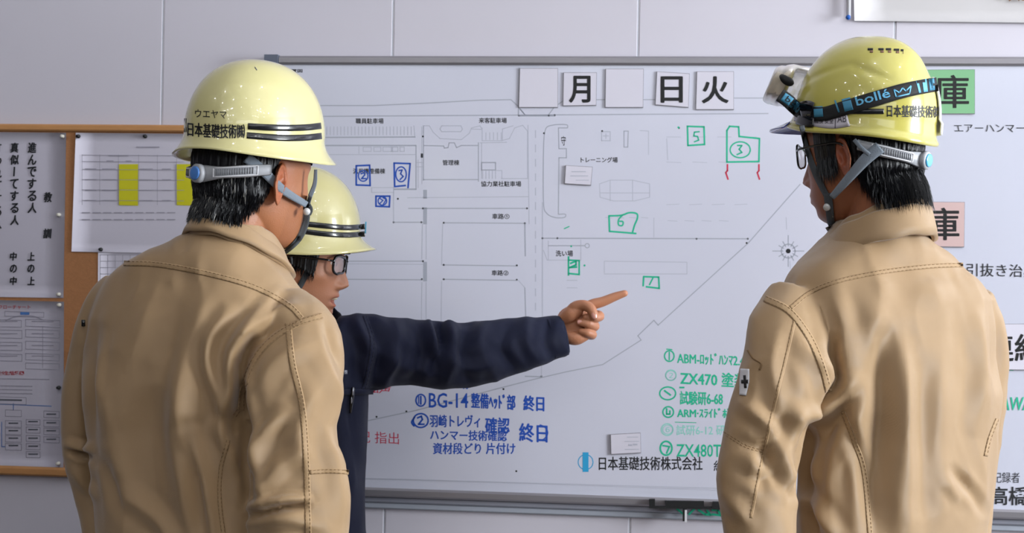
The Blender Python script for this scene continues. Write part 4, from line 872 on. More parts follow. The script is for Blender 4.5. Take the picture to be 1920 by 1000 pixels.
# ================= left man: khaki jacket, seen from behind, looking right
DA = 2.30
frA = frame(pt(477, 330, DA), R(44), R(3), 0)
def maskA(x, y, z):
    low = np.interp(y, [-.11, -.06, -.03, -.005, .012], [-.088, -.080, -.045, .030, .05]); m = ss(z, low - .003, low + .016)
    side = ss(-y, -.040, -.020) ; m = m * np.clip(side + (z > .07), 0, 1)
    sb = ss(z, -.012, .012) * gau(y - .020, .009) * (np.abs(x) > .055) * 0; return np.clip(m + sb, 0, 1)
rowsA = [(428, 380, 502, 1.2, -.01), (446, 345, 508, 1.05, -.008), (466, 308, 516, .92, -.004), (492, 246, 526, .74), (520, 204, 548, .60), (560, 182, 572, .58), (600, 167, 586, .58), (660, 157, 580, .58), (720, 152, 566, .60), (800, 160, 560, .60), (900, 170, 566, .60), (1000, 176, 572, .60), (1140, 180, 580, .62), (1260, 178, 590, .62)]
TA = torso(rowsA, DA, R(22))
LA = [(232, 545, 2.34, 44), (196, 600, 2.36, 48), (172, 700, 2.38, 46), (158, 800, 2.39, 40), (162, 868, 2.40, 37), (182, 930, 2.41, 38), (206, 1040, 2.38, 38), (232, 1160, 2.33, 36)]
RA = [(528, 575, 2.24, 50), (566, 640, 2.20, 76), (555, 720, 2.18, 87), (549, 800, 2.17, 83), (553, 880, 2.165, 90), (560, 960, 2.16, 94), (560, 1060, 2.16, 86), (566, 1180, 2.14, 72), (572, 1270, 2.12, 62)]
JA = remesh([TA, limb(LA), limb(RA, flat=.8)], .0048, 7, .5)
hL = [ (238, 1160, 2.33), (576, 1262, 2.12) ]
bodyA = [torso(shrink_rows(rowsA[2:], .74), DA, R(22), 30), limb([(r[0], r[1], r[2], r[3] * .62) for r in LA], 24, 20), limb([(r[0], r[1], r[2], r[3] * .55) for r in RA], 24, 20)]
for (hx, hy, hd), s in zip(hL, (-1, 1)):
    hf = frame(pt(hx, hy, hd), R(22 + s * -80), 0, 0)[0]; bodyA.append(remesh(hand_parts(s, lambda q, hf=hf: hf(np.asarray(q) - [0, 0, .02]), 'relaxed'), .0030, 2))
manA, fA, headA = person('person', 'person in a khaki work jacket seen from behind at the left, head turned right', frA, (-.012, .0), DA, 'skinA', dict(mask=maskA, thick=.009, strands=2600, slen=(.008, .018), grey=.10, droop=.2), extra=bodyA)
foldsA = [([(428, 585), (398, 640), (396, 700), (428, 792)], 7, 13), ([(548, 575), (486, 606), (436, 655), (430, 764)], 8, 14), ([(520, 548), (470, 600), (447, 660)], 5, 11), ([(455, 735), (438, 800), (466, 945)], -10, 13), ([(470, 640), (452, 700), (460, 800), (470, 930)], -13, 11),
          ([(360, 815), (384, 900), (402, 1010)], 8, 13), ([(352, 800), (372, 890), (384, 1000)], -5, 16), ([(220, 620), (214, 740), (222, 930)], 4, 26), ([(284, 720), (280, 840), (292, 980)], -5, 32), ([(345, 690), (342, 820), (350, 960)], 4.5, 24),
          ([(390, 560), (352, 680), (330, 800)], 4, 24), ([(300, 530), (262, 640), (250, 760)], 4, 28), ([(410, 800), (440, 850), (458, 930)], 6, 14),
          ([(536, 770), (492, 826), (464, 910)], 7, 13), ([(574, 948), (520, 955), (468, 970)], -7, 7), ([(574, 934), (520, 938), (470, 950)], 6, 8), ([(600, 660), (636, 740), (628, 800)], 4, 18), ([(566, 850), (520, 880), (470, 940)], 4, 14), ([(600, 720), (560, 800), (580, 900)], 4, 18),
          ([(590, 640), (520, 680), (480, 740)], 4, 16), ([(620, 830), (640, 880), (650, 960)], 4, 16), ([(135, 846), (170, 858)], -7, 6), ([(130, 832), (172, 842)], 5, 8), ([(140, 880), (176, 930)], 4, 10), ([(180, 620), (172, 740), (180, 860)], -4, 12), ([(186, 640), (200, 800)], 3, 14), ([(610, 600), (640, 700)], -3, 10),
          ([(240, 930), (300, 980), (330, 1040)], 5, 16), ([(200, 860), (236, 960)], -4, 14), ([(480, 985), (540, 975), (600, 990)], 4, 12)]
JV = fold(*JA, foldsA, .0011, 3); JF = JA[1]
jacketA = obj('jacket', JV, JF, 'khaki', manA); tJA = BVHTree.FromPolygons(JV.tolist(), JF)
seam_line(tJA, jacketA, [(232, 494), (300, 497), (400, 516), (480, 540), (540, 572), (566, 598)], 11, DA)                                  # back yoke
seam_line(tJA, jacketA, [(604, 592), (560, 606), (510, 636), (474, 680), (456, 730), (452, 770)], 13, DA, pucker=.001)                        # armhole
seam_line(tJA, jacketA, [(566, 600), (548, 612)], 8, DA)
seam_line(tJA, jacketA, [(540, 606), (548, 680), (566, 760), (574, 860), (578, 1010)], 13, DA)                                                  # sleeve seam
seam_line(tJA, jacketA, [(428, 826), (414, 880), (412, 940), (420, 1010)], 9, DA)                                                              # back pleat seam
seam_line(tJA, jacketA, [(580, 886), (620, 884), (654, 886)], 9, DA)
plain_stitch(tJA, jacketA, [(440, 780), (460, 752)], DA, (-3, 3))
colA, cmA = collar(jacketA, (450, 458), 2.295, R(36), .066, .076, .50, .044, flare=.013, wob=.0012)
collar(jacketA, (449, 466), 2.295, R(36), .072, .082, .50, .026, flare=.014, name='collar_stand', wob=.001)
plain_stitch(bvh(cmA), jacketA, [(372, 424), (420, 432), (470, 468), (508, 512)], DA)
V_, F_ = tube([pt(157, 600, 2.33), pt(157, 612, 2.33)], .004, m=8); obj('zip_pull', V_, F_, 'tape', jacketA)
trousers(manA, float(pt(380, 500, 2.32)[0]), 2.32, R(22), 1.0)

helA, fh, tHA, shA = helmet('hard_hat', pt(475, 330, DA), R(37), R(1.5), R(1), 'shell', 'cream-yellow hard hat with black lettering on the back, worn by the left man', 'flare')
def stripe(e, tr, path, wpx, d, name='stripe', m='tape', n=50, k=4, th=.0005, off=.0004): V, F = drape(tr, path, wpx, th, d, n=n, k=k, off=off); return obj(name, V, F, m, e)
stripe(helA, tHA, [(465, 237), (500, 239), (540, 240), (575, 239), (602, 236)], 12, DA); stripe(helA, tHA, [(463, 254), (500, 257), (540, 259), (575, 258), (603, 255)], 12, DA)
def htext(e, tr, body, x0, y0, x1, y1, d, m='black', offset=.012, bend=0, slope=0, name='lettering', off=.0007, ov=0.0):
    mb = MB()
    for i, (a, b) in enumerate([(0, 0)] + ([(ov, 0), (-ov, 0), (0, ov * .7), (0, -ov * .7)] if ov else [])):
        mb.add(*surf_text(tr, body, lambda u, v: (x0 + a + (x1 - x0) * u, b + y1 + (y0 - y1) * v + slope * (x1 - x0) * u + bend * math.sin(math.pi * u)), off + i * .00001, offset, d))
    return mb.obj(name, m, e, smooth=False, kind='stuff')
    V, F = surf_text(tr, body, lambda u, v: (x0 + (x1 - x0) * u, y1 + (y0 - y1) * v + slope * (x1 - x0) * u + bend * math.sin(math.pi * u)), off, offset, d); return obj(name, V, F, m, e, smooth=False, kind='stuff' if len(body) > 1 else None)
htext(helA, tHA, '日本基礎技術㈱', 352, 229, 459, 255, DA, offset=.0, ov=.55, slope=.04, bend=2); htext(helA, tHA, 'ウエヤマ', 366, 205, 425, 220, DA, offset=.004, slope=.05)
htext(helA, tHA, '▪▪', 345, 222, 350, 248, DA, offset=.0)
stripe(helA, tHA, [(478, 126), (482, 132)], 1.5, DA, 'scratch', 'midgrey', n=5, k=3)
headband(helA, fh, z0=.010, zdrop=-.006)
tHdA = bvh(headA); 
def strap(e, trees, path, wpx, d, m='web', name='chin_strap', thick=.0014, off=.0015, n=36, **k): V, F = drape(bvh2(*trees), path, wpx, thick, d, n=n, k=5, off=off); return obj(name, V, F, m, e, **k)
tSkA = bvh((lambda q: (fA(q[0]), q[1]))(skull(grow=.009)))
s1 = strap(helA, [tSkA], [(462, 296), (490, 318), (530, 356), (574, 384)], [20, 19, 16, 12], 2.22, off=.001); s2 = strap(helA, [tHdA], [(592, 318), (590, 345), (580, 372), (575, 392)], [6, 8, 9, 9], 2.28)
s3 = strap(helA, [tHdA], [(576, 388), (572, 420), (560, 448), (538, 470), (520, 482)], [14, 14, 12, 10, 8], 2.28, 'webdark'); V_, F_ = ball(cast(tHdA, 575, 397, 2.28, .006)[0], (.006, .005, .006)); obj('snap_button', V_, F_, 'snap', helA)
V_, F_ = drape(bvh2(tHdA), [(570, 376), (580, 392), (577, 402)], 13, .003, 2.28, n=10, off=.003); obj('strap_slider', V_, F_, 'webdark', helA)

# ================= right man: khaki jacket, seen from behind, looking left
DB = 2.35
frB = frame(pt(1614, 284, DB), R(-50), R(6), 0)
def maskB(x, y, z):
    low = np.interp(y, [-.11, -.06, -.035, -.02, .0], [-.092, -.088, -.060, -.02, .03]); m = ss(z, low - .003, low + .014) * ss(-y, -.012, .010)
    sb = ss(z, -.030, .0) * gau(y - .026, .013) * (np.abs(x) > .05) * .55; return np.clip(m + sb + (z > .05) * ss(-y, -.06, -.03), 0, 1)
rowsB = [(414, 1580, 1712, 1.25, -.015), (436, 1566, 1728, 1.1, -.010), (456, 1548, 1746, .95, -.005), (480, 1515, 1778, .76), (505, 1484, 1812, .60), (540, 1464, 1846, .58), (600, 1462, 1866, .58), (680, 1480, 1874, .58), (740, 1492, 1876, .60), (820, 1500, 1868, .60), (900, 1500, 1862, .60), (1000, 1496, 1848, .60), (1140, 1490, 1850, .62), (1260, 1486, 1856, .62)]
TB_ = torso(rowsB, DB, R(-22))
LB = [(1500, 560, 2.28, 56), (1478, 620, 2.25, 72), (1468, 700, 2.23, 78), (1440, 790, 2.22, 73), (1422, 880, 2.21, 74), (1422, 960, 2.20, 70), (1430, 1060, 2.19, 62), (1440, 1180, 2.17, 54), (1446, 1270, 2.15, 48)]
RB = [(1812, 560, 2.40, 44), (1832, 640, 2.42, 50), (1836, 720, 2.43, 50), (1830, 820, 2.44, 46), (1822, 920, 2.44, 44), (1808, 1040, 2.42, 42), (1800, 1180, 2.38, 40)]
JB = remesh([TB_, limb(LB, flat=.8), limb(RB)], .0048, 7, .5)
bodyB = [torso(shrink_rows(rowsB[2:], .74), DB, R(-22), 30), limb([(r[0], r[1], r[2], r[3] * .58) for r in LB], 24, 20), limb([(r[0], r[1], r[2], r[3] * .62) for r in RB], 24, 20)]
for (hx, hy, hd), s in zip([(1448, 1262, 2.15), (1800, 1176, 2.38)], (-1, 1)):
    hf = frame(pt(hx, hy, hd), R(-22 + s * -80), 0, 0)[0]; bodyB.append(remesh(hand_parts(s, lambda q, hf=hf: hf(np.asarray(q) - [0, 0, .02]), 'relaxed'), .0030, 2))
manB, fB, headB = person('person', 'person in a khaki work jacket seen from behind at the right, head turned left', frB, (.0, .004), DB, 'skinC', dict(mask=maskB, thick=.012, strands=3800, slen=(.020, .040), grey=0, droop=.10, jag=.008), extra=bodyB)
foldsB = [([(1506, 645), (1546, 705), (1545, 762), (1496, 786)], 7, 15), ([(1512, 800), (1504, 860), (1500, 920)], -14, 15), ([(1596, 712), (1560, 765), (1520, 800)], 7, 14), ([(1600, 740), (1560, 800), (1530, 840)], -5, 16), ([(1490, 764), (1500, 845), (1470, 930)], 6, 12),
          ([(1648, 640), (1654, 760), (1640, 900), (1640, 1010)], -9, 22), ([(1692, 660), (1696, 800), (1700, 1010)], 7, 22), ([(1604, 640), (1596, 720), (1604, 800)], 4, 20), ([(1580, 780), (1612, 860), (1632, 960)], -4, 12), ([(1760, 620), (1756, 760), (1740, 900)], 4, 28), ([(1726, 700), (1726, 860), (1730, 1000)], -3, 22),
          ([(1850, 580), (1862, 660), (1866, 720)], -4, 12), ([(1836, 600), (1842, 700), (1830, 800)], 3.5, 14), ([(1786, 880), (1820, 920), (1840, 960)], -4, 9), ([(1800, 940), (1770, 900)], 3, 10), ([(1506, 925), (1540, 960), (1570, 1010)], 7, 14), ([(1500, 860), (1520, 930), (1530, 1010)], -6, 12),
          ([(1400, 760), (1440, 800), (1470, 860)], 5.5, 13), ([(1390, 830), (1430, 850), (1480, 930)], -5, 12), ([(1460, 620), (1450, 690), (1462, 760)], 4, 14), ([(1530, 560), (1548, 620), (1540, 680)], 4, 12), ([(1380, 880), (1420, 900), (1470, 890)], -3, 12), ([(1430, 640), (1420, 720), (1400, 800)], 3, 18), ([(1570, 820), (1560, 900), (1566, 1000)], 5, 16), ([(1560, 640), (1566, 700), (1556, 740)], -5, 11), ([(1650, 520), (1640, 600), (1630, 660)], 3, 26), ([(1560, 560), (1580, 620), (1570, 690)], 4, 18), ([(1740, 520), (1760, 580)], 3, 26),
          ([(1370, 930), (1400, 980)], 4, 14), ([(1470, 800), (1440, 850), (1430, 930)], -4, 14)]
JVb = fold(*JB, foldsB, .0011, 5); JFb = JB[1]
jacketB = obj('jacket', JVb, JFb, 'khaki', manB); tJB = BVHTree.FromPolygons(JVb.tolist(), JFb)
seam_line(tJB, jacketB, [(1482, 578), (1520, 548), (1570, 528), (1650, 511), (1740, 500), (1806, 497)], 9, DB, raised=.0007)
seam_line(tJB, jacketB, [(1434, 560), (1480, 584), (1518, 634), (1542, 690), (1554, 736)], 14, DB)
seam_line(tJB, jacketB, [(1490, 602), (1472, 680), (1452, 760), (1430, 860), (1408, 972)], 6, DB, rows=(.5,), raised=.0005)
seam_line(tJB, jacketB, [(1580, 772), (1600, 824), (1620, 886), (1632, 1010)], 10, DB); seam_line(tJB, jacketB, [(1870, 786), (1856, 822), (1848, 856)], 8, DB)
plain_stitch(tJB, jacketB, [(1356, 812), (1400, 838), (1436, 848)], DB, (-2, 2))
stripe(jacketB, tJB, [(1402, 657), (1412, 672), (1427, 682), (1424, 694)], 3.5, DB, 'pocket_edge', 'thread', n=16, th=.0012)
V_, F_ = drape(tJB, [(1397, 692), (1396, 715), (1393, 742)], [17, 19, 13], .0012, 2.2, n=14, k=6, off=.0006); pb = obj('shoulder_patch', V_, F_, 'white', jacketB, label='small white patch with a dark emblem'); 
stripe(pb, bvh2(tJB, bvh((V_, F_))), [(1396, 704), (1398, 728)], 5, 2.2, 'patch_emblem', 'black', n=8); stripe(pb, bvh2(tJB, bvh((V_, F_))), [(1390, 716), (1403, 716)], 7, 2.2, 'patch_emblem', 'black', n=8)
collar(jacketB, (1648, 444), 2.335, R(-38), .078, .086, .34, .046, flare=.010, wob=.0012)
c2, cm2 = collar(jacketB, (1650, 434), 2.335, R(-38), .070, .079, .38, .050, flare=.004, name='collar_band', wob=.0018); tcb = bvh(cm2)
for pth in ([(1592, 440), (1640, 418), (1690, 410), (1722, 408)], [(1596, 452), (1640, 436), (1690, 428), (1724, 426)]): plain_stitch(tcb, jacketB, pth, DB)
trousers(manB, float(pt(1660, 500, 2.36)[0]), 2.37, R(-22), 1.0)
helB, fhb, tHB, shB = helmet('hard_hat', pt(1614, 284, DB), R(-47), R(-5.5), R(0), 'shellY', 'lemon-yellow hard hat with vents and a goggle strap, worn by the right man', 'vent')
rg = []                                             # rim bead
aa = np.linspace(0, 2 * np.pi, 100, endpoint=False)
hy = [(1628, 95), (1648, 95), (1662, 95), (1677, 96), (1690, 97)]
for i, (x, y) in enumerate(hy):
    stripe(helB, tHB, [(x - 1, y - 2.5), (x + (9 if i < 4 else 4), y - 2.5)], 4, DB, 'vent_slot', 'liner', n=6, k=3); stripe(helB, tHB, [(x + 3, y + 2), (x + (9 if i < 4 else 4), y + 2)], 4, DB, 'vent_slot', 'brownprint', n=6, k=3)
stripe(helB, tHB, [(1592, 209), (1625, 209), (1657, 209)], 10, DB); htext(helB, tHB, '日本基礎技術㈱', 1663, 197, 1764, 219, DB, offset=.0, ov=.4, slope=.02)
lb = drape(tHB, [(1490, 219), (1520, 225), (1560, 228), (1590, 221)], [16, 22, 27, 33], .0006, DB, n=20, k=5, off=.0004); lo = obj('name_label', *lb, 'label', helB); tl = bvh2(tHB, bvh(lb))
htext(lo, tl, 'AB', 1570, 216, 1587, 230, DB, 'labelprint', .0, slope=-.05, off=.0005); htext(lo, tl, '職長 安全', 1527, 222, 1563, 232, DB, 'labelprint', .01, off=.0005)
stripe(lo, tl, [(1567, 211), (1566, 241)], 1.4, DB, 'label_line', 'labelprint', n=6, k=3)
headband(helB, fhb, knob='cyanbutton', z0=.012, zdrop=-.008, A=.0915, B=.110)
tHdB = bvh(headB)
# clear visor tip at the front of the shell
fv = crom([(-.075, .105, .030), (-.045, .150, .026), (0, .172, .024), (.045, .150, .026), (.075, .105, .030)], 24); fi = crom([(-.068, .098, .040), (-.04, .124, .038), (0, .134, .038), (.04, .124, .038), (.068, .098, .040)], 24)
Vv = np.vstack([fv, fi, fi - [0, 0, .003], fv - [0, 0, .002]]); obj('visor', fhb(Vv), grid_faces(4, 24) + [(72 + j + 1, 72 + j, j, j + 1) for j in range(23)] + [(0, 72, 48, 24), (23, 47, 71, 95)], 'visor', helB)
# chin straps
tSkB = bvh((lambda q: (fB(q[0]), q[1]))(skull(grow=.020)))
strap(helB, [tHdB], [(1503, 236), (1514, 280), (1530, 325), (1550, 366)], [10, 11, 12, 11], 2.22, 'webdark'); strap(helB, [tSkB], [(1650, 276), (1622, 300), (1590, 336), (1560, 370)], [24, 22, 17, 12], 2.22, 'web', off=.001)
strap(helB, [tSkB], [(1602, 262), (1614, 276), (1630, 290)], 8, 2.22, 'web', off=.002); strap(helB, [tHdB], [(1553, 362), (1556, 388), (1560, 428)], [15, 15, 13], 2.22, 'webdark', off=.003); strap(helB, [tHdB], [(1555, 424), (1560, 436)], [17, 13], 2.32, 'greyplastic', 'strap_slider')
V_, F_ = tube([cast(tHdB, 1553, 387, 2.22, .005)[0], cast(tHdB, 1553, 387, 2.22, .009)[0]], [.0064, .0056], m=20, ref=(0, 0, 1)); obj('snap_button', V_, F_, 'snap', helB)
glB = glasses(lambda q: fB(q), 'black-framed eyeglasses worn by the right man', y=.099)
# goggles parked on the helmet
gg = empty('safety_goggles', fhb([[0, .15, .09]])[0], 'clear goggles with a black and teal elastic strap, worn on the lemon-yellow helmet', 'goggles')
def gf(u, v, w):                                     # goggle space on the front of the shell: u across, v up, w out
    th = u / .115; r = .125 + w; return np.array([math.sin(th) * (r - .012), math.cos(th) * r + .004 - .35 * (v), .102 + v * .93])
for nm, m_, sc, w0, w1 in (('goggle_frame', 'beige', 1.0, .0, .034), ):
    parts = []; A2 = np.linspace(0, 2 * np.pi, 72, endpoint=False); x, v = sell(A2, 3.0); rr = []
    for s, w_ in ((.84, 0), (.97, .003), (1.04, .011), (1.0, .019), (.92, .023), (.96, .029), (.88, .035), (.80, .034), (.78, .004)):
        rr.append(np.array([gf(a * .082 * s, b * .038 * s - .008 * math.exp(-(a / .22) ** 2) * (b < 0) * -1, w_) for a, b in zip(x, v)]))
    V_ = np.vstack(rr); nF = grid_faces(9, 72, True) + [(8 * 72 + j, 8 * 72 + (j + 1) % 72, (j + 1) % 72, j) for j in range(72)]
    obj(nm, fhb(V_), nF, m_, gg)
    Lr = [np.array([gf(a * .082 * s, b * .038 * s, .0335 + .004 * (1 - s)) for a, b in zip(x, v)]) for s in (.90, .6, .3, .05)]; Lb = [r - [0, .002, 0] for r in Lr[::-1]]
    obj('goggle_lens', fhb(np.vstack(Lr + Lb)), grid_faces(8, 72, True) + [(7 * 72 + j, 7 * 72 + (j + 1) % 72, (j + 1) % 72, j) for j in range(72)], 'smoke', gg)
for s in (-1, 1):
    V_, F_ = tube([fhb([gf(s * .079, .006, .010)])[0], fhb([gf(s * .092, .002, .012)])[0]], [.014, .012], m=16, flat=.5); obj('strap_clip', V_, F_, 'strapblack', gg)
th2 = bvh2(tHB); 
def gstrap(path, wd, m, name, off=.001, th=.0014, n=40): V, F = drape(th2, path, wd, th, 2.28, n=n, k=5, off=off); return obj(name, V, F, m, gg), (V, F)
sb1, m1 = gstrap([(1462, 178), (1476, 188), (1495, 204), (1514, 214)], [26, 26, 28, 28], 'strapblack', 'elastic_strap', .003); sb2, m2 = gstrap([(1512, 212), (1545, 214), (1590, 201), (1640, 186), (1700, 169), (1758, 158)], [26, 26, 27, 28, 27, 26], 'strapblack', 'elastic_strap', .002)
ts_ = bvh2(tHB, bvh(m1), bvh(m2))
def on(path, wd, m, name='strap_print', n=14): V, F = drape(ts_, path, wd, .0003, 2.28, n=n, k=4, off=.0005); return obj(name, V, F, m, gg)
on([(1468, 181), (1482, 191), (1500, 206)], 17, 'teal'); on([(1526, 210), (1543, 209)], 20, 'teal'); on([(1581, 198), (1597, 194)], 24, 'teal'); on([(1568, 200), (1571, 199)], 24, 'teal'); on([(1720, 163), (1724, 162)], 24, 'tealbright'); on([(1730, 161), (1738, 160)], 24, 'tealbright'); on([(1742, 159), (1752, 158)], 22, 'teal')
def gtext(body, p0, p1, hgt, m, offset=.01):
    p0 = np.array(p0, float); p1 = np.array(p1, float); t = (p1 - p0) / np.linalg.norm(p1 - p0); nrm = np.array([t[1], -t[0]])
    V, F = surf_text(ts_, body, lambda u, v: tuple(p0 + (p1 - p0) * u + nrm * hgt * v), .0012, offset, 2.28); return obj('strap_lettering', V, F, m, gg, smooth=False, kind='stuff')
gtext('bollé', (1607, 199), (1670, 182), 17, 'tealbright', .012); gtext('bollé', (1471, 188), (1505, 214), 11, 'strapblack', .008)
cr = [(1680, 182), (1676, 168), (1686, 174), (1692, 165), (1698, 171), (1708, 161), (1705, 176), (1680, 182)]
for a_, b_ in zip(cr[:-1], cr[1:]): on([a_, b_], 2.4, 'tealbright', 'strap_emblem', n=4)
gl2 = MB(); V_, F_ = drape(th2, [(1504, 208), (1517, 206), (1526, 208)], [32, 34, 30], .003, 2.28, n=12, off=.004); obj('strap_slider', V_, F_, 'frameblack', gg); V_, F_ = drape(th2, [(1498, 222), (1514, 228), (1528, 230)], [26, 24, 18], .003, 2.28, n=12, off=.003); obj('strap_hook', V_, F_, 'tape', helB)
rc = []; zz_ = np.linspace(.036, .128, 16); aa_ = np.linspace(R(292), R(340), 18)
for off_ in (.009, .0055):
    for z_ in zz_:
        k_ = 1 if z_ < .052 else math.cos(math.asin(min(1, ((z_ - .052) / .129)) ** (1 / .98))) ** .80
        for a_ in aa_:
            ed = 1 - .5 * max(0, abs((a_ - aa_[0]) / (aa_[-1] - aa_[0]) * 2 - 1) - .8) * 5 * .6; rc.append((math.cos(a_) * (.1005 * k_ + off_ * ed + (.004 if z_ < .06 else 0)), math.sin(a_) * (.1165 * k_ + off_ * ed + (.004 if z_ < .06 else 0)), z_))
g_ = grid_faces(16, 18); n_ = 16 * 18; sideF = []
for i in range(15): sideF += [(i * 18, (i + 1) * 18, n_ + (i + 1) * 18, n_ + i * 18), ((i + 1) * 18 + 17, i * 18 + 17, n_ + i * 18 + 17, n_ + (i + 1) * 18 + 17)]
for j in range(17): sideF += [(j + 1, j, n_ + j, n_ + j + 1), (15 * 18 + j, 15 * 18 + j + 1, n_ + 15 * 18 + j + 1, n_ + 15 * 18 + j)]
obj('rear_cover', fhb(rc), g_ + [tuple(q + n_ for q in f[::-1]) for f in g_] + sideF, 'white', helB, label='pale plastic cover at the back of the shell')

# ================= man pointing: navy jacket, close to the board
DC = 2.66
frC = frame(pt(558, 488, DC), R(93), R(6), 0, .92)
def maskC(x, y, z):
    low = np.interp(y, [-.11, -.05, -.03, -.018], [-.065, -.058, -.03, .0]); m = ss(z, low - .003, low + .014) * ss(-y, -.012, .006)
    edge = np.interp(y, [.00, .02, .048, .056], [-.012, -.018, -.030, .02]); sb = ss(z, edge, edge + .008) * ss(y, .000, .010) * ss(-y, -.066, -.056) * (np.abs(x) > .035); return np.clip(m + sb + (z > .045) * (y < .07), 0, 1)
rowsC = [(600, 500, 600, .8, .01), (625, 440, 645, .7), (655, 398, 668, .62), (700, 385, 678, .60), (760, 384, 682, .60), (840, 386, 680, .60), (920, 388, 679, .60), (1000, 388, 677, .60), (1150, 388, 680, .62), (1320, 384, 684, .62)]
TC = torso(rowsC, DC, R(160 - 180), 60)
LC = [(618, 640, 2.67, 50), (650, 652, 2.68, 66), (690, 660, 2.695, 72), (740, 662, 2.715, 63), (800, 666, 2.735, 61), (850, 667, 2.75, 62), (900, 662, 2.765, 57), (960, 650, 2.78, 50), (1010, 640, 2.795, 43), (1056, 629, 2.805, 36)]
RC = [(420, 660, 2.62, 44), (398, 740, 2.60, 46), (392, 840, 2.60, 42), (396, 960, 2.585, 40), (410, 1080, 2.56, 38), (424, 1180, 2.54, 36)]
JC = remesh([TC, limb(LC, n=60, flat=.72), limb(RC)], .0048, 7, .5)
# the pointing hand, palm to the room
DH = 2.805
hp = lambda x, y, dd=0.0: pt(x, y, DH + dd)
def fing(pts, n=22): P = np.array([hp(a, b, c) for a, b, c, r in pts]); return tube(P, [r * .00104 for *_, r in pts], n=n, m=18, round_end=True)
palm = [tube([hp(1040, 622), hp(1056, 618), hp(1072, 609), hp(1090, 604), hp(1102, 602)], [.027, .0285, .036, .037, .032], n=16, m=30, flat=.42),
        tube([hp(1056, 600, -.004), hp(1070, 590, -.012), hp(1082, 583, -.016)], [.013, .016, .013], n=10, m=18, round_end=True),      # thumb mount
        tube([hp(1062, 632, -.006), hp(1080, 634, -.010), hp(1096, 630, -.008)], [.013, .0145, .011], n=10, m=18, round_end=True)]    # heel of the palm
fingers = [fing([(1096, 579, .004, 11), (1112, 571, .004, 10.5), (1130, 566, .003, 9.6), (1152, 557, .002, 8.4), (1171, 550.5, .0, 6.6)]),
           fing([(1100, 592, .008, 10.5), (1116, 592, .012, 10.5), (1124, 593, -.002, 10), (1116, 596, -.020, 9), (1100, 596, -.022, 8)]),
           fing([(1098, 606, .006, 10), (1110, 611, .008, 10), (1115, 612, -.006, 9.6), (1104, 608, -.022, 8.4), (1088, 605, -.022, 7.2)]),
           fing([(1096, 622, .004, 9.5), (1106, 628, .004, 9.2), (1111, 628, -.008, 8.8), (1102, 625, -.020, 8), (1090, 622, -.019, 6.8)]),
           fing([(1066, 594, -.006, 13), (1078, 578, -.014, 12.5), (1094, 573, -.022, 10.6), (1106, 578, -.029, 10), (1112, 587, -.033, 8.8), (1114, 594, -.033, 7.6)])]
hand = remesh(palm + fingers, .00125, 2, .5)
bodyC = [hand, torso(shrink_rows(rowsC[1:], .74), DC, R(-20), 30), limb([(r[0], r[1], r[2], r[3] * .5) for r in LC], 30, 20), limb([(r[0], r[1], r[2], r[3] * .6) for r in RC], 24, 20)]
hf = frame(pt(424, 1176, 2.54), R(100), 0, 0)[0]; bodyC.append(remesh(hand_parts(1, lambda q: hf(np.asarray(q) - [0, 0, .02]), 'relaxed'), .0030, 2))
manC, fC, headC = person('person', 'person in a dark navy jacket in profile, pointing at the whiteboard with a stretched arm', frC, (.0, -.012), DC, 'skinB', dict(mask=maskC, thick=.009, strands=1500, slen=(.008, .018), grey=0, droop=.15), mouth=.007, extra=bodyC)
def nail(c, ax, up, L, W, parent=manC):
    c = np.array(c); ax = np.array(ax, float); ax /= np.linalg.norm(ax); up = np.array(up, float); up -= ax * (up @ ax); up /= np.linalg.norm(up); s = np.cross(ax, up); V = []
    for i in range(7):
        for j in range(7):
            u, v = (i - 3) / 3, (j - 3) / 3; k = math.sqrt(max(0, 1 - .35 * u * u)); V.append(c + ax * L * u * math.sqrt(max(.05, 1 - .3 * v * v)) + s * W * v * k + up * (-.0018 * v * v + .0004))
    n = len(V); V += [p - up * .0008 for p in V]; F = grid_faces(7, 7) + [tuple(q + n for q in f[::-1]) for f in grid_faces(7, 7)]; obj('fingernail', V, F, 'nail', parent)
th_hand = bvh(hand)
pT = cast(th_hand, 1114, 592, DH, .0002); nail(pT[0], hp(1116, 600, -.033) - hp(1110, 584, -.033), pT[1] * .5 + np.array([.1, -1, 0]), .0062, .0052)
pR = cast(th_hand, 1087, 604, DH, .0002); nail(pR[0], hp(1080, 604) - hp(1090, 604), pR[1] * .5 + np.array([0, -1, 0]), .0045, .0042)
tt = ball(frC[0]([[0, .0765, -.0690]])[0], (.013, .012, .0035)); obj('teeth', *tt, 'teeth', manC)
foldsC = [([(668, 600), (690, 660), (676, 720)], 5, 12), ([(690, 600), (712, 660), (700, 730)], -6, 11), ([(735, 600), (742, 650), (720, 715)], 5, 12), ([(770, 610), (790, 660), (770, 720)], -5, 12), ([(800, 602), (812, 640), (830, 700)], 5, 10), ([(818, 596), (826, 640), (812, 690)], -8, 8), ([(842, 600), (850, 650), (838, 715)], 6, 10), ([(880, 606), (866, 660), (880, 720)], -5, 12),
          ([(915, 604), (900, 650), (930, 712)], 4, 12), ([(960, 604), (940, 650), (968, 698)], -4, 11), ([(990, 600), (985, 640), (1010, 680)], 3.5, 10), ([(1030, 598), (1020, 640), (1034, 670)], -3, 9), ([(640, 760), (660, 860), (652, 960)], 3, 14), ([(664, 690), (655, 800), (668, 900)], -3, 12), ([(670, 620), (740, 680), (800, 700)], 4, 14), ([(800, 640), (870, 690), (930, 680)], 4, 12)]
JVc = fold(*JC, foldsC, .0013, 9); JFc = JC[1]
jacketC = obj('jacket', JVc, JFc, 'navy', manC); tJC = BVHTree.FromPolygons(JVc.tolist(), JFc)
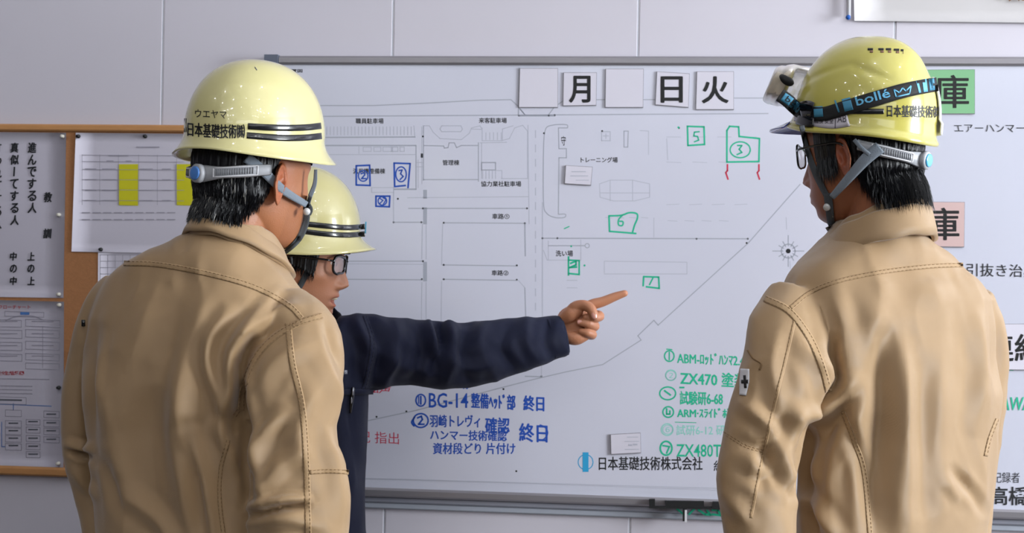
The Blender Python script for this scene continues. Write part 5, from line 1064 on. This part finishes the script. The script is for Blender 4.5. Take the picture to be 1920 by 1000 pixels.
collar(jacketC, (560, 604), 2.67, R(-20 + 180), .080, .084, .32, .036, flare=.012, m='navy', wob=.002)
seam_line(tJC, jacketC, [(684, 592), (698, 640), (690, 700), (680, 736)], 9, DC, m='navy', th='navythread')
V_, F_ = limb([(1030, 635, 2.80, 41), (1044, 632, 2.803, 39.5), (1058, 629, 2.806, 38)], 10, 40, flat=.74); obj('cuff', V_, F_, 'navy', jacketC)
V_, F_ = drape(tJC, [(632, 738), (660, 735), (700, 735)], [10, 12, 10], .004, DC, n=18, k=5, off=.002); obj('pocket_flap', V_, F_, 'navy', jacketC)
g = MB(); wv, wf = surf_text(tJC, '技術', lambda u, v: (640 + 11 * u, 702 - 8 * v), .0008, .02, DC); obj('embroidery', wv, wf, 'embroidery', jacketC, smooth=False, kind='stuff')
pn = empty('pen', pt(657, 745, 2.5), 'silver-clipped black pen in the chest pocket of the navy jacket', 'pen')
pa = cast(tJC, 659, 726, DC, .008)[0]; pb_ = cast(tJC, 654, 775, DC, .006)[0]; pn.location = pb_; pn['_o'] = list(map(float, pb_))
V_, F_ = tube([pa, pa * .6 + pb_ * .4, pb_], [.0035, .004, .0025], n=12, m=12); obj('pen_barrel', V_, F_, 'tape', pn); q = pt(0, 0, 0); V_, F_ = tube([pa + [.001, -.005, 0], pa * .7 + pb_ * .3 + [.001, -.006, 0]], .0016, m=8); obj('pen_clip', V_, F_, 'penmetal', pn); V_, F_ = ball(pa * .5 + pb_ * .5 + [0, -.004, 0], (.0015, .0015, .006)); obj('pen_clip', V_, F_, 'penmetal', pn)
trousers(manC, float(pt(532, 500, 2.66)[0]), 2.67, R(160), .98, 'navy')
helC, fhc, tHC, shC = helmet('hard_hat', pt(556, 497, DC), R(93), R(1.5), R(1), 'shell', 'cream-yellow hard hat with two black stripes, worn by the pointing man', 'flare')
stripe(helC, tHC, [(572, 420), (610, 424), (650, 427), (684, 425)], 10, DC); stripe(helC, tHC, [(568, 434), (610, 439), (650, 441), (684, 439)], 10, DC)
stripe(helC, tHC, [(686, 416), (685, 438)], 3, DC, 'blue_sticker', 'tealbright', n=8, k=3)
headband(helC, fhc, z0=.018, zdrop=.006); tHdC = bvh(headC)
strap(helC, [tHdC], [(588, 478), (578, 505), (566, 530), (556, 548)], [10, 11, 11, 10], 2.57, 'webdark'); strap(helC, [tHdC], [(520, 488), (528, 515), (545, 538), (556, 546)], [12, 13, 12, 9], 2.58, 'web')
strap(helC, [tHdC], [(556, 545), (562, 560), (575, 574), (590, 585)], [10, 9, 8, 7], 2.58, 'web', 'chin_strap'); V_, F_ = ball(cast(tHdC, 557, 545, 2.58, .005)[0], .0045); obj('snap_button', V_, F_, 'snap', helC)
glC = glasses(lambda q: fC(q), 'thick black-framed eyeglasses worn by the pointing man', y=.099, rh=.0175, thick=.0026)
